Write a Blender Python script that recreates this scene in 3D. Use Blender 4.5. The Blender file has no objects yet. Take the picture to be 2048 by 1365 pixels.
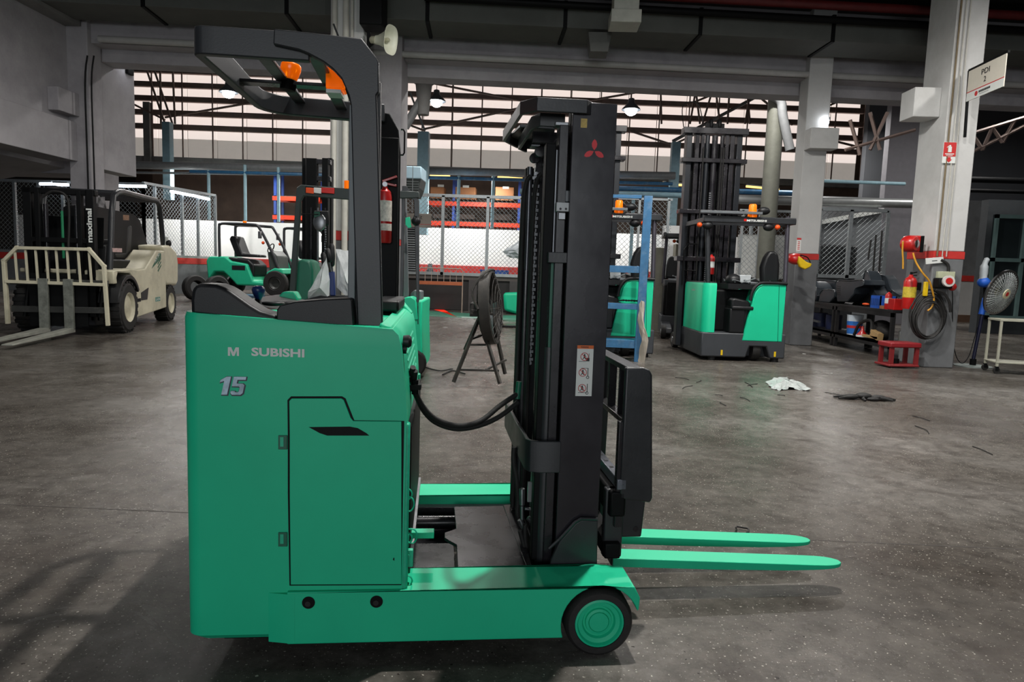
import bpy, bmesh, math, random
from mathutils import Vector as V, Matrix
random.seed(7)
PI=math.pi
sc=bpy.context.scene
COL=sc.collection
# ------------------------------------------------------------------ camera
H=1.3
R=Matrix(((0.9989154939826034,-0.03601662044104339,0.029506591356802874),
          (0.033063407335153144,0.10252680961338655,-0.9941805994918077),
          (0.03278180862736648,0.9940779930983817,0.10360645086389417)))
cd=bpy.data.cameras.new('camera'); cam=bpy.data.objects.new('camera',cd); COL.objects.link(cam)
cam.matrix_world=Matrix.Translation((0,0,H))@R.to_4x4()
cd.sensor_width=36; cd.lens=24; cd.clip_end=200; cd.clip_start=.05
sc.camera=cam
# ------------------------------------------------------------------ world and exposure
w=bpy.data.worlds.new('world'); sc.world=w; w.use_nodes=True
bg=w.node_tree.nodes['Background']; bg.inputs[0].default_value=(.80,.88,1,1); bg.inputs[1].default_value=.10
vs=sc.view_settings; vs.view_transform='Standard'; vs.look='None'; vs.gamma=1; vs.exposure=0; vs.use_curve_mapping=False
def area_light(name,loc,size,power,col=(1,.97,.93),rot=(0,0,0),shape='DISK'):
    l=bpy.data.lights.new(name,'AREA'); l.shape=shape; l.size=size; l.energy=power; l.color=col
    o=bpy.data.objects.new(name,l); COL.objects.link(o); o.location=loc; o.rotation_euler=rot; return o
# high-bay lamps of the hall plus unseen fill lamps added to brighten walls and far trucks; the first ones hang above the frame
HALL_LIGHTS=[(.62,3.25,6.2,340),(4.2,7.2,5.8,120),(-3.4,7.6,5.6,40),(7.4,8.4,5.6,110),(-6.3,8.6,5.2,60),(2.6,8.3,5.2,260),(-1.2,9.4,5.2,110),
    (6.8,3.6,5.6,50),
    (-3.57,24,6.9,420),(-10.8,24,6.9,420),(3.07,24,6.75,420),(9.6,24,6.6,320),(-2,16.5,6.5,260),(5,16,6.5,260),(-9,17,6.5,220),(12,18,6.5,160),
    (-15,29.9,5.3,330),(-8.5,29.9,5.3,330),(-3,29.9,5.3,330),(3,29.9,5.3,300),(-5.5,27,5.4,60),(-12,32.6,5.4,60),(-2,32.6,5.4,90)]  # lamps close to the white wall are unseen, added to brighten it
for i,(x,y,z,p) in enumerate(HALL_LIGHTS): area_light('high_bay_and_fill_light',(x,y,z),.14 if i<3 else .34,p)
# added fill light, unseen well behind the viewer, to brighten camera-facing sides
bay=area_light('front_fill_light',(0,-10.5,2.6),7,430,(.93,.97,1),(math.radians(90),0,0),'RECTANGLE'); bay.data.size_y=3.4
# ------------------------------------------------------------------ pixel -> place helpers (all give real 3-D positions)
def ray(px,py): return R@V((px-1024,-(py-682.5),-1365.33))
def P(px,py,Y): d=ray(px,py); return d*(Y/d.y)+V((0,0,H))
def PZ(px,py,Z=0.): d=ray(px,py); return d*((Z-H)/d.z)+V((0,0,H))
def PX(px,py,X): d=ray(px,py); return d*(X/d.x)+V((0,0,H))
class Fr:
    def __init__(s,o,ang): s.o=V(o); s.a=ang; s.ex=V((math.cos(ang),math.sin(ang),0)); s.ey=V((-math.sin(ang),math.cos(ang),0))
    def loc(s,p): q=p-s.o; return V((q.dot(s.ex),q.dot(s.ey),q.z))
    def _h(s,px,py,n,c):
        d=ray(px,py); o=V((0,0,H))-s.o; return s.loc(s.o+o+d*((c-o.dot(n))/d.dot(n)))
    def y(s,px,py,c): q=s._h(px,py,s.ey,c); return (q.x,q.z)
    def x(s,px,py,c): q=s._h(px,py,s.ex,c); return (q.y,q.z)
    def z(s,px,py,c): q=s._h(px,py,V((0,0,1)),c); return (q.x,q.y)
# ------------------------------------------------------------------ materials
def lin(h):
    h=h.lstrip('#'); r=[int(h[i:i+2],16)/255 for i in (0,2,4)]
    return tuple(c/12.92 if c<=.04045 else ((c+.055)/1.055)**2.4 for c in r)+(1,)
MATS={}
def mat(name,hx,rough=.5,metal=0.,var=.12,scale=6.,bump=0.,bscale=60.,dirt=None,dirtamt=.5,emit=None,es=1.,trans=0.,alpha=None,coat=0.,rvar=0.,spec=.5):
    if name in MATS: return MATS[name]
    m=bpy.data.materials.new(name); m.use_nodes=True; nt=m.node_tree; N=nt.nodes; L=nt.links; b=N['Principled BSDF']
    c=lin(hx); b.inputs['Base Color'].default_value=c; b.inputs['Roughness'].default_value=rough; b.inputs['Metallic'].default_value=metal; b.inputs['Specular IOR Level'].default_value=spec
    if trans: b.inputs['Transmission Weight'].default_value=trans; b.inputs['IOR'].default_value=1.45
    if alpha is not None: b.inputs['Alpha'].default_value=alpha
    if coat: b.inputs['Coat Weight'].default_value=coat; b.inputs['Coat Roughness'].default_value=.15
    if emit: b.inputs['Emission Color'].default_value=lin(emit); b.inputs['Emission Strength'].default_value=es
    tc=N.new('ShaderNodeTexCoord')
    if var or dirt or rvar:
        n=N.new('ShaderNodeTexNoise'); n.inputs['Scale'].default_value=scale; n.inputs['Detail'].default_value=6; n.inputs['Roughness'].default_value=.65
        L.new(tc.outputs['Object'],n.inputs['Vector'])
        mr=N.new('ShaderNodeMapRange'); mr.inputs[1].default_value=.3; mr.inputs[2].default_value=.7; mr.inputs[3].default_value=1-var; mr.inputs[4].default_value=1+var
        L.new(n.outputs['Fac'],mr.inputs[0])
        mx=N.new('ShaderNodeMix'); mx.data_type='RGBA'; mx.blend_type='MULTIPLY'; mx.inputs[0].default_value=1; mx.inputs[6].default_value=c
        L.new(mr.outputs[0],mx.inputs[7]); out=mx.outputs[2]
        if dirt:
            n2=N.new('ShaderNodeTexNoise'); n2.inputs['Scale'].default_value=scale*.37; n2.inputs['Detail'].default_value=9; n2.inputs['Roughness'].default_value=.7
            L.new(tc.outputs['Object'],n2.inputs['Vector'])
            r2=N.new('ShaderNodeMapRange'); r2.inputs[1].default_value=.5; r2.inputs[2].default_value=.68; r2.inputs[3].default_value=0; r2.inputs[4].default_value=dirtamt
            L.new(n2.outputs['Fac'],r2.inputs[0]); m2=N.new('ShaderNodeMix'); m2.data_type='RGBA'; L.new(r2.outputs[0],m2.inputs[0]); L.new(out,m2.inputs[6]); m2.inputs[7].default_value=lin(dirt); out=m2.outputs[2]
        L.new(out,b.inputs['Base Color'])
        if rvar:
            r3=N.new('ShaderNodeMapRange'); r3.inputs[1].default_value=.3; r3.inputs[2].default_value=.7; r3.inputs[3].default_value=rough-rvar; r3.inputs[4].default_value=rough+rvar
            L.new(n.outputs['Fac'],r3.inputs[0]); L.new(r3.outputs[0],b.inputs['Roughness'])
    if bump:
        n3=N.new('ShaderNodeTexNoise'); n3.inputs['Scale'].default_value=bscale; n3.inputs['Detail'].default_value=4; L.new(tc.outputs['Object'],n3.inputs['Vector'])
        bp=N.new('ShaderNodeBump'); bp.inputs['Strength'].default_value=bump; bp.inputs['Distance'].default_value=.01; L.new(n3.outputs['Fac'],bp.inputs['Height']); L.new(bp.outputs[0],b.inputs['Normal'])
    MATS[name]=m; return m
teal=mat('teal_paint','#16c090',.45,var=.06,scale=2.2,bump=.015,bscale=180,spec=.4)
tealmid=mat('teal_paint_worn','#1cb088',.4,var=.15,scale=14,dirt='#1d5c4a',dirtamt=.6,bump=.08,bscale=90)
tealdark=mat('green_dark_paint','#14604a',.45,var=.1)
blk=mat('charcoal_paint','#27292c',.38,var=.10,scale=5,bump=.03,bscale=120,rvar=.08)
blkg=mat('gloss_black_paint','#1e1c20',.28,var=.18,scale=4,bump=.03,bscale=26,rvar=.1)
guardm=mat('guard_grey_paint','#232528',.45,var=.08,scale=6,bump=.03,bscale=200)
blkd=mat('black_part','#0b0c0d',.55,var=.2,spec=.15)
rub=mat('black_rubber','#1b1a19',.7,var=.25,scale=12,bump=.2,bscale=50)
plast=mat('black_plastic','#141517',.45,var=.08,scale=8,bump=.04,bscale=320,spec=.35)
stl=mat('worn_steel','#8b8d90',.35,metal=.9,var=.2,scale=15)
chrome=mat('bright_steel','#c8cacd',.2,metal=1.,var=.08)
amber=mat('amber_lens','#ff8a10',.2,var=.06,trans=.35,emit='#ff7a00',es=.25)
redl=mat('red_lens','#c22016',.25,var=.05)
redp=mat('red_paint','#b81a18',.35,var=.12,coat=.3)
redb=mat('red_band_paint','#c2322c',.6,var=.15,scale=3,dirt='#6d2a26',dirtamt=.5)
white=mat('white_print','#d9dcd8',.5,var=.04)
cream=mat('cream_paint','#cfc9b0',.5,var=.1,scale=5,dirt='#7a7462',dirtamt=.4,bump=.05)
greyp=mat('grey_wall_paint','#6a6c6e',.7,var=.18,scale=2,dirt='#3b3b3b',dirtamt=.5)
concp=mat('white_wall_paint','#c6c6c4',.75,var=.08,scale=1.5,dirt='#8f8d88',dirtamt=.35,bump=.2,bscale=25)
conc=mat('grey_concrete','#a3a0a3',.8,var=.12,scale=1.7,dirt='#77747a',dirtamt=.5,bump=.3,bscale=18)
concd=mat('dark_concrete','#7d7c7a',.85,var=.16,scale=1.5,dirt='#3f3d3a',dirtamt=.5,bump=.3,bscale=14)
galv=mat('galvanised_steel','#a2a8aa',.42,metal=.6,var=.15,scale=18)
wire=mat('fence_wire','#8f9698',.5,metal=.5,var=.1)
bluest=mat('pale_blue_steel','#8fb1bd',.5,var=.12)
bluelad=mat('blue_paint','#2a6088',.4,var=.2,scale=10,dirt='#8c9aa2',dirtamt=.3)
ductm=mat('duct_board','#565854',.75,var=.18,scale=1.2,bump=.2,bscale=9)
dark=mat('dark_void','#1b1a19',.9,var=.2,scale=2)
brownd=mat('dark_brown_sheet','#4a3d34',.8,var=.25,scale=.8,dirt='#2a2522',dirtamt=.6)
girtm=mat('brown_girt','#85726a',.7,var=.2,scale=3)
cart=mat('cardboard','#9c6a45',.8,var=.1)
yel=mat('yellow_plastic','#d8b414',.4,var=.1)
bluep=mat('blue_plastic','#1f55b5',.4,var=.12)
filmm=mat('clear_film','#dfe6e6',.18,var=.05,bump=.5,bscale=14,trans=.25)
glassm=mat('window_glass','#20282a',.1,var=.05)
decalo=mat('orange_print','#d8641c',.5,var=.05)
ink=mat('black_print','#17171a',.5,var=0)
redi=mat('red_print','#c02a2a',.5,var=0)
lampm=mat('lamp_glow','#ffffff',.4,var=0,emit='#f4f8ff',es=30)
tubem=mat('tube_glow','#ffffff',.4,var=0,emit='#e6f2ff',es=6)
tubey=mat('warm_tube_glow','#ffffff',.4,var=0,emit='#ffcf70',es=1.6)
# translucent cladding sheets; their glow stands in for daylight from outside
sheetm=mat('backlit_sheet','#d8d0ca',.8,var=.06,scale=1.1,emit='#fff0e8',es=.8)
sheetg=mat('dim_backlit_sheet','#b5aea6',.8,var=.1,scale=.8,emit='#d6cdc4',es=.38)  # dimmer glow for the lower sheets, again in place of daylight behind
# ------------------------------------------------------------------ mesh builder
class MB:
    def __init__(s): s.b=bmesh.new()
    def box(s,x0,x1,y0,y1,z0,z1,M=None):
        v=[s.b.verts.new(V((x,y,z)) if M is None else M@V((x,y,z))) for x in (x0,x1) for y in (y0,y1) for z in (z0,z1)]
        for f in ((0,1,3,2),(4,6,7,5),(0,4,5,1),(2,3,7,6),(0,2,6,4),(1,5,7,3)): s.b.faces.new([v[i] for i in f])
        return s
    def bar(s,p,q,w,h,up=(0,0,1)):
        p=V(p);q=V(q);d=(q-p); l=d.length; d.normalize(); up=V(up)
        if abs(d.dot(up))>.99: up=V((1,0,0)) if abs(d.x)<.9 else V((0,1,0))
        sd=d.cross(up).normalized(); u=sd.cross(d)
        M=Matrix.Translation(p)@Matrix((d,sd,u)).transposed().to_4x4()
        return s.box(0,l,-w/2,w/2,-h/2,h/2,M)
    def tube(s,pts,r,n=8,closed=False,caps=True):
        pts=[V(p) for p in pts]; k=len(pts); rings=[]; up=None
        for i,p in enumerate(pts):
            a=pts[(i-1)%k] if (closed or i>0) else p; c=pts[(i+1)%k] if (closed or i<k-1) else p
            d=(c-a).normalized() if (c-a).length>1e-9 else V((0,0,1))
            if up is None:
                up=V((0,0,1)) if abs(d.z)<.9 else V((1,0,0))
            sd=d.cross(up)
            if sd.length<1e-4: sd=d.cross(V((0,1,0)))
            sd.normalize(); up=sd.cross(d).normalized()
            rr=r[i] if isinstance(r,(list,tuple)) else r
            rings.append([s.b.verts.new(p+sd*(rr*math.cos(2*PI*j/n))+up*(rr*math.sin(2*PI*j/n))) for j in range(n)])
        for i in range(k if closed else k-1):
            A=rings[i];B=rings[(i+1)%k]
            for j in range(n): s.b.faces.new((A[j],A[(j+1)%n],B[(j+1)%n],B[j]))
        if caps and not closed:
            s.b.faces.new(rings[0][::-1]); s.b.faces.new(rings[-1])
        return s
    def cyl(s,p,q,r,n=16,r2=None): return s.tube([p,q],[r,r if r2 is None else r2],n)
    def prism(s,pts,ax,a0,a1):
        def m(p,a): return V((p[0],a,p[1])) if ax=='y' else (V((a,p[0],p[1])) if ax=='x' else V((p[0],p[1],a)))
        A=[s.b.verts.new(m(p,a0)) for p in pts];B=[s.b.verts.new(m(p,a1)) for p in pts];n=len(pts)
        s.b.faces.new(A[::-1]);s.b.faces.new(B)
        for i in range(n): s.b.faces.new((A[i],A[(i+1)%n],B[(i+1)%n],B[i]))
        return s
    def loft(s,rings,caps=True):
        Rg=[[s.b.verts.new(V(p)) for p in r] for r in rings];n=len(Rg[0])
        for A,B in zip(Rg,Rg[1:]):
            for i in range(n): s.b.faces.new((A[i],A[(i+1)%n],B[(i+1)%n],B[i]))
        if caps: s.b.faces.new(Rg[0][::-1]); s.b.faces.new(Rg[-1])
        return s
    def lathe(s,prof,c,ax,n=24,e1=None,caps=True):
        ax=V(ax).normalized(); e1=V(e1) if e1 else (V((0,0,1)) if abs(ax.z)<.9 else V((1,0,0))); e1=(e1-ax*e1.dot(ax)).normalized(); e2=ax.cross(e1); c=V(c)
        rings=[[c+ax*a+e1*(r*math.cos(2*PI*j/n))+e2*(r*math.sin(2*PI*j/n)) for j in range(n)] for r,a in prof]
        return s.loft(rings,caps)
    def ball(s,c,r,sx=1,sy=1,sz=1,seg=14):
        M=Matrix.Translation(c)@Matrix.Diagonal((r*sx,r*sy,r*sz,1)); bmesh.ops.create_uvsphere(s.b,u_segments=seg,v_segments=max(6,seg//2+2),radius=1,matrix=M); return s
    def fence(s,path,z0,z1,t):      # upright band of thickness t along an xy path
        n=len(path);P2=[V(p) for p in path];O=[];I=[]
        for i in range(n):
            a=P2[max(0,i-1)];b=P2[min(n-1,i+1)];d=(b-a).normalized();nn=V((-d.y,d.x))
            O.append(P2[i]+nn*t/2);I.append(P2[i]-nn*t/2)
        rings=[]
        for o,i_ in zip(O,I): rings.append([(o.x,o.y,z0),(o.x,o.y,z1),(i_.x,i_.y,z1),(i_.x,i_.y,z0)])
        return s.loft(rings)
    def done(s,name,m,parent=None,bevel=0.,smooth=None,label=None,kind=None,seg=2):
        bmesh.ops.recalc_face_normals(s.b,faces=s.b.faces)
        me=bpy.data.meshes.new(name); s.b.to_mesh(me); s.b.free(); me.materials.append(m)
        if smooth is not None:
            for p in me.polygons: p.use_smooth=True
            me.set_sharp_from_angle(angle=math.radians(smooth))
        o=bpy.data.objects.new(name,me); COL.objects.link(o)
        if parent: o.parent=parent
        if bevel:
            md=o.modifiers.new('edge','BEVEL'); md.width=bevel; md.segments=seg; md.limit_method='ANGLE'; md.angle_limit=math.radians(35)
            for p in me.polygons: p.use_smooth=True
            if smooth is None: me.set_sharp_from_angle(angle=math.radians(30))
        if label: o['label']=label
        if kind: o['kind']=kind
        return o
def tag(o,label,cat,group=None):
    o['label']=label; o['category']=cat
    if group: o['group']=group
    return o
def thing(name,label,cat,loc=(0,0,0),ang=0,group=None):
    o=bpy.data.objects.new(name,None); COL.objects.link(o); o.location=loc; o.rotation_euler=(0,0,ang); o.empty_display_size=.1
    return tag(o,label,cat,group)
def struct(name,mb,m,parent=None,**k): return mb.done(name,m,parent,kind='structure',**k)
def dup(root,loc,ang=None,label=None,group=None,scale=None):
    def cp(o,par):
        c=o.copy(); COL.objects.link(c); c.parent=par
        for ch in list(o.children): cp(ch,c)
        return c
    r=cp(root,None); r.location=loc
    if ang is not None: r.rotation_euler=(0,0,ang)
    if scale: r.scale=(scale,)*3
    if label: r['label']=label
    if group: r['group']=group
    return r
def text(s,name,parent,m,o,u,v,w,h,bold=0.,shear=0.,ext=.001,label=None):
    """lettering with its lower-left corner at o, reading along u, up along v"""
    c=bpy.data.curves.new('t','FONT'); c.body=s; c.size=1; c.offset=bold; c.shear=shear; c.extrude=.0; c.resolution_u=3
    t=bpy.data.objects.new('t',c); COL.objects.link(t); dg=bpy.context.evaluated_depsgraph_get(); dg.update()
    me=bpy.data.meshes.new_from_object(t.evaluated_get(dg)); bpy.data.objects.remove(t)
    xs=[q.co.x for q in me.vertices];ys=[q.co.y for q in me.vertices];x0,x1,y0,y1=min(xs),max(xs),min(ys),max(ys)
    o=V(o);u=V(u).normalized();v=V(v).normalized();n=u.cross(v)
    for q in me.vertices: q.co=o+u*((q.co.x-x0)/(x1-x0)*w)+v*((q.co.y-y0)/(y1-y0)*h)+n*ext
    me.materials.clear(); me.materials.append(m)
    ob=bpy.data.objects.new(name,me); COL.objects.link(ob); ob.parent=parent
    if label: ob['label']=label
    return ob
def arc(cx,cy,r,a0,a1,n): return [(cx+r*math.cos(math.radians(a0+(a1-a0)*i/n)),cy+r*math.sin(math.radians(a0+(a1-a0)*i/n))) for i in range(n+1)]
def smooth_path(pts,n=6):
    pts=[V(p) for p in pts];out=[]
    for i in range(len(pts)-1):
        p0=pts[max(0,i-1)];p1=pts[i];p2=pts[i+1];p3=pts[min(len(pts)-1,i+2)]
        for k in range(n):
            t=k/n; out.append(.5*((2*p1)+(p2-p0)*t+(2*p0-5*p1+4*p2-p3)*t*t+(3*p1-p0-3*p2+p3)*t**3))
    out.append(pts[-1]); return out
def chain(parent,o,u,W,Hh,pitch=.07,r=.003,m=None,name='chain_link_mesh'):
    """diamond wire mesh of crossing wires, W along u, Hh up"""
    b=MB();o=V(o);u=V(u).normalized();z=V((0,0,1));n=u.cross(z)
    for sgn in (1,-1):
        k=-Hh if sgn>0 else 0
        while k<(W if sgn>0 else W+Hh):
            # points (a, zz) with a = k + sgn*zz
            t0,t1=0.,Hh
            if sgn>0: t0=max(t0,-k); t1=min(t1,W-k)
            else: t0=max(t0,k-W); t1=min(t1,k)
            if t1-t0>.02:
                A=o+u*(k+sgn*t0)+z*t0+n*(sgn*r*.7); B=o+u*(k+sgn*t1)+z*t1+n*(sgn*r*.7); b.tube([A,B],r,3,caps=False)
            k+=pitch
    x=b.done(name,m or wire,parent,kind='stuff'); return x
# ================================================================== SETTING
# floor with a procedural worn, damp concrete
def floor_mat():
    m=bpy.data.materials.new('worn_concrete_floor'); m.use_nodes=True; nt=m.node_tree; N=nt.nodes; L=nt.links; b=N['Principled BSDF']
    tc=N.new('ShaderNodeTexCoord')
    def noise(sc_,det=8,rough=.6,vec=None,dist=0):
        n=N.new('ShaderNodeTexNoise'); n.inputs['Scale'].default_value=sc_; n.inputs['Detail'].default_value=det; n.inputs['Roughness'].default_value=rough; n.inputs['Distortion'].default_value=dist
        L.new(vec or tc.outputs['Object'],n.inputs['Vector']); return n.outputs['Fac']
    def ramp(f,st):
        r=N.new('ShaderNodeValToRGB'); e=r.color_ramp.elements; e[0].position=st[0][0]; e[0].color=st[0][1]; e[1].position=st[-1][0]; e[1].color=st[-1][1]
        for p,c in st[1:-1]: x=e.new(p); x.color=c
        L.new(f,r.inputs[0]); return r.outputs[0]
    def mix(f,a,b_,bt='MIX'):
        x=N.new('ShaderNodeMix'); x.data_type='RGBA'; x.blend_type=bt
        (L.new(f,x.inputs[0]) if not isinstance(f,(int,float)) else setattr(x.inputs[0],'default_value',f))
        for i,s in ((6,a),(7,b_)): (setattr(x.inputs[i],'default_value',s) if isinstance(s,tuple) else L.new(s,x.inputs[i]))
        return x.outputs[2]
    base=ramp(noise(.55,10,.62,dist=.3),[(.32,lin('#4f4943')),(.5,lin('#6c6761')),(.66,lin('#88847f'))])
    fine=ramp(noise(9,10,.75),[(.3,lin('#a0a0a0')),(.7,lin('#ffffff'))])
    c=mix(1.,base,fine,'MULTIPLY')
    c=mix(ramp(noise(2.3,8,.7,dist=1.),[(.5,(0,0,0,1)),(.72,(.75,.75,.75,1))]),c,lin('#3a3430'))
    sp=ramp(noise(85,2,.5),[(.665,(0,0,0,1)),(.70,(1,1,1,1))])
    c=mix(sp,c,lin('#b8b3a8'))
    ds=ramp(noise(47,2,.5),[(.70,(0,0,0,1)),(.74,(1,1,1,1))]); c=mix(ds,c,lin('#26211f'))
    L.new(c,b.inputs['Base Color'])
    r=N.new('ShaderNodeMapRange'); L.new(noise(1.1,8,.65,dist=.6),r.inputs[0]); r.inputs[1].default_value=.35; r.inputs[2].default_value=.65; r.inputs[3].default_value=.17; r.inputs[4].default_value=.36; b.inputs['Specular IOR Level'].default_value=.09
    L.new(r.outputs[0],b.inputs['Roughness'])
    bp=N.new('ShaderNodeBump'); bp.inputs['Strength'].default_value=.22; bp.inputs['Distance'].default_value=.01; L.new(noise(38,8,.75),bp.inputs['Height']); L.new(bp.outputs[0],b.inputs['Normal'])
    return m
struct('floor',MB().box(-26,24,-8,44,-.2,0),floor_mat())
struct('ceiling',MB().box(-14,24,-1,14.6,6.4,6.6),mat('dark_ceiling','#333331',.9,var=.2,scale=1))
struct('ceiling_rear',MB().box(-26,24,14.6,44,13,13.2),dark)
struct('wall_rear',MB().box(-26,24,43.5,44,0,13),brownd)
struct('wall_far_left',MB().box(-26,-25.6,10,44,0,13),dark)
struct('wall_far_right',MB().box(23.6,24,-8,44,0,13),concd)
# --- row of concrete beams and columns across the hall
def slab(p,q,dep,z0,z1,m,name,bevel=.01):
    p=V(p+(0,));q=V(q+(0,));d=(q-p).normalized();n=V((-d.y,d.x,0))
    b=MB(); c=[p,q,q+n*dep,p+n*dep]; b.prism([(v.x,v.y) for v in c],'z',z0,z1); return struct(name,b,m,bevel=bevel)
slab((-9.6,12.55),(20,15.1),.35,5.16,7.3,conc,'beam_upper')
slab((-9.6,12.9),(20,15.45),.45,4.93,13,conc,'beam_lower')
b=MB(); b.cyl((-8,12.55,5.20),(16,14.62,5.20),.06,12); struct('trim_1',b,mat('pale_edge_highlight','#aaa9a6',.5,var=.08),smooth=60)  # pale round strip stands in for the bright highlight along the beam edge
# duct running along the beam, with recessed joints between its sheets
dr=Matrix.Rotation(math.radians(4.6),4,'Z')
dt=thing('ceiling_duct','long dark square air duct running under the ceiling along the concrete beam','duct',(-9,11.45,5.46),math.radians(4.6))
for k in range(10):
    x0=k*2.35
    MB().box(x0+.03,x0+2.32,0,.85,0,.42).done('duct_section',ductm,dt,bevel=.01)
    MB().box(x0-.03,x0+.03,-.015,.865,-.02,.44).done('duct_joint',blkd,dt)
for x,y,z in ((1197,96,12.3),):
    q=P(x,y,z); b=MB(); b.prism([(q.x-.2,q.z+.2),(q.x+.2,q.z+.2),(q.x+.15,q.z-.12),(q.x-.15,q.z-.12)],'y',q.y-.2,q.y+.2)
    tag(b.done('air_outlet',mat('outlet_grey','#5a5b58',.7),None,bevel=.006),'small square grey air outlet hanging below the duct over the mast','air outlet')
q=P(1250,22,11.6); b=MB(); b.box(q.x-.2,q.x+.2,11.4,11.8,q.z-.05,6.4); b.box(q.x-.24,q.x+.24,11.36,11.84,q.z-.25,q.z-.05)
tag(b.done('hanging_box',mat('light_grey_sheet','#b4b5ab',.6),None,bevel=.01),'pale grey sheet-metal box hanging at the top edge above the mast','box')
# red and black fire pipes high up
def pipe(name,label,a,b_,r,m,cat='pipe',n=12,group=None):
    o=MB().cyl(a,b_,r,n).done(name,m,None,smooth=60); return tag(o,label,cat,group)
pipe('sprinkler_pipe','dark red sprinkler pipe running high above the grey duct',(.6,12.05,5.99),(18,13.4,5.96),.075,mat('dark_red_paint','#5c1a1a',.5,var=.2))
pipe('black_pipe','black pipe running just below the red sprinkler pipe',(-2,11.86,5.78),(18,13.47,5.72),.06,blkd)
pipe('black_pipe','black cable tray tube behind the red sprinkler pipe above the duct',(-6,11.9,6.25),(18,12.9,6.2),.1,blkd)
# --- columns
def column(name,x0,x1,y0,y1,z1,mw,band=True,zb=(1.69,1.80),lower=greyp,z0=0):
    if band:
        c=struct(name,MB().box(x0,x1,y0,y1,zb[1],z1),mw,bevel=.015)
        struct('red_band',MB().box(x0-.004,x1+.004,y0-.004,y1+.004,zb[0],zb[1]),redb,c)
        struct('lower_band',MB().box(x0,x1,y0,y1,z0,zb[0]),lower,c,bevel=.015)
    else: c=struct(name,MB().box(x0,x1,y0,y1,z0,z1),mw,bevel=.015)
    return c
cA=column('column_piped',-3.44,-2.90,11.4,11.9,7.2,concp,True,(1.70,1.85))
column('column_grey',-3.34,-2.58,12.95,13.6,7.2,conc,True)
cR=column('column_right',6.10,6.56,10.75,11.5,7.2,concp)
struct('corbel',MB().box(5.70,6.10,10.95,11.35,3.84,4.28),concp,cR,bevel=.01)
cM=column('column_middle',5.08,5.52,13.6,14.05,7.2,concp)
struct('corbel',MB().box(5.08,5.60,13.3,13.6,3.76,4.14),concp,cM,bevel=.01)
cL=column('column_left',-8.62,-8.22,12.55,12.95,7.2,conc,False)
# drain pipes on the piped column
for i,(px,r) in enumerate(((668,.045),(691,.05),(703,.025))):
    x=P(px,200,11.34).x; pipe('drain_pipe',['thick pale drain pipe at the left edge of the piped column','pale round drain pipe in the middle of the piped column','thin pale conduit right of the middle drain pipe on the piped column'][i],(x,11.34,.02),(x,11.34,6.4),r,mat('pale_pipe','#b9b7ae',.5,var=.1),'pipe')
# left concrete gallery: beam towards the viewer and panel beyond the column
b=MB(); b.prism([(4.0,3.02),(12.55,3.02),(12.55,3.72),(4.0,3.72)],'x',-9.0,-8.46); struct('gallery_beam',b,conc,bevel=.01)
struct('gallery_wall',MB().box(-9.3,-8.60,4,12.95,3.72,5.4),conc)
struct('gallery_rib',MB().box(-8.60,-8.40,12.0,12.55,3.82,4.22),conc,bevel=.01)
struct('gallery_panel',MB().box(-8.62,-8.28,12.95,14.1,2.95,5.15),conc,bevel=.01)
struct('gallery_slab',MB().box(-14,-8.3,4,12.5,5.4,5.6),concd)
struct('column_back_left',MB().box(-9.5,-8.9,14.0,14.5,0,3.1),conc)
b=MB(); b.prism([(-14.5,2.0),(-9.3,3.0),(-9.3,3.35),(-14.5,2.5)],'y',11.5,13.4); struct('stair_slab',b,conc)
b=MB(); b.prism([(-14.5,2.9),(-9.0,2.9),(-9.0,3.4),(-14.5,3.4)],'y',13.4,14.2); struct('cross_beam_left',b,conc)
for i in range(2):
    x=P(171+i*13,200,12.53).x
    b=MB(); b.tube(smooth_path([(x,12.53,.1),(x,12.53,3.0),(x,12.53,4.4),(x+.06,12.53,4.9)],4),.014,6)
    tag(b.done('wall_cable',blkd,None),['thin black cable on the left edge of the left concrete column','second thin black cable beside it on the left concrete column'][i],'cable')
# --- far cladding: translucent sheets between girts
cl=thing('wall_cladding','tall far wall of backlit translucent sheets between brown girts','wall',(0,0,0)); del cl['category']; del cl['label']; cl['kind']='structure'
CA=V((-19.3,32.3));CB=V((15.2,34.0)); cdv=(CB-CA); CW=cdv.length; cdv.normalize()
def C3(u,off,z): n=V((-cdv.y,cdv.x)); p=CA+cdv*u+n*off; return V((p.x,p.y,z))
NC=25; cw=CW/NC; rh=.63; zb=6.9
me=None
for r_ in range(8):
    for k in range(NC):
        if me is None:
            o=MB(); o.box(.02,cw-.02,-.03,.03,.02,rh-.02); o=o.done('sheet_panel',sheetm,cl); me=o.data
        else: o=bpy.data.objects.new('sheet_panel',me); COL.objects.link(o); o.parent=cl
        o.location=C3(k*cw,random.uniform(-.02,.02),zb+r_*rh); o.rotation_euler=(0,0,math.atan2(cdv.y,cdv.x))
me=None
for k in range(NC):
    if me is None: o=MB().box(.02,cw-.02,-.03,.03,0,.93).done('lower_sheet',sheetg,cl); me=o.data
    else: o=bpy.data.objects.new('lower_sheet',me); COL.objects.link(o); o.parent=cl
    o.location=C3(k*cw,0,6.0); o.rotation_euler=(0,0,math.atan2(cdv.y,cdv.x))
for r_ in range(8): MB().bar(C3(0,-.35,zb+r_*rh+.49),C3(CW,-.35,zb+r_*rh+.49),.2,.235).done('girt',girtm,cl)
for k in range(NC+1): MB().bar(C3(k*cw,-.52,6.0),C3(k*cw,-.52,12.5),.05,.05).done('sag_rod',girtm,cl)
MB().bar(C3(-1,-.4,5.85),C3(CW+2,-.4,5.85),.35,.3).done('bottom_gutter',concd,cl)
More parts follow.
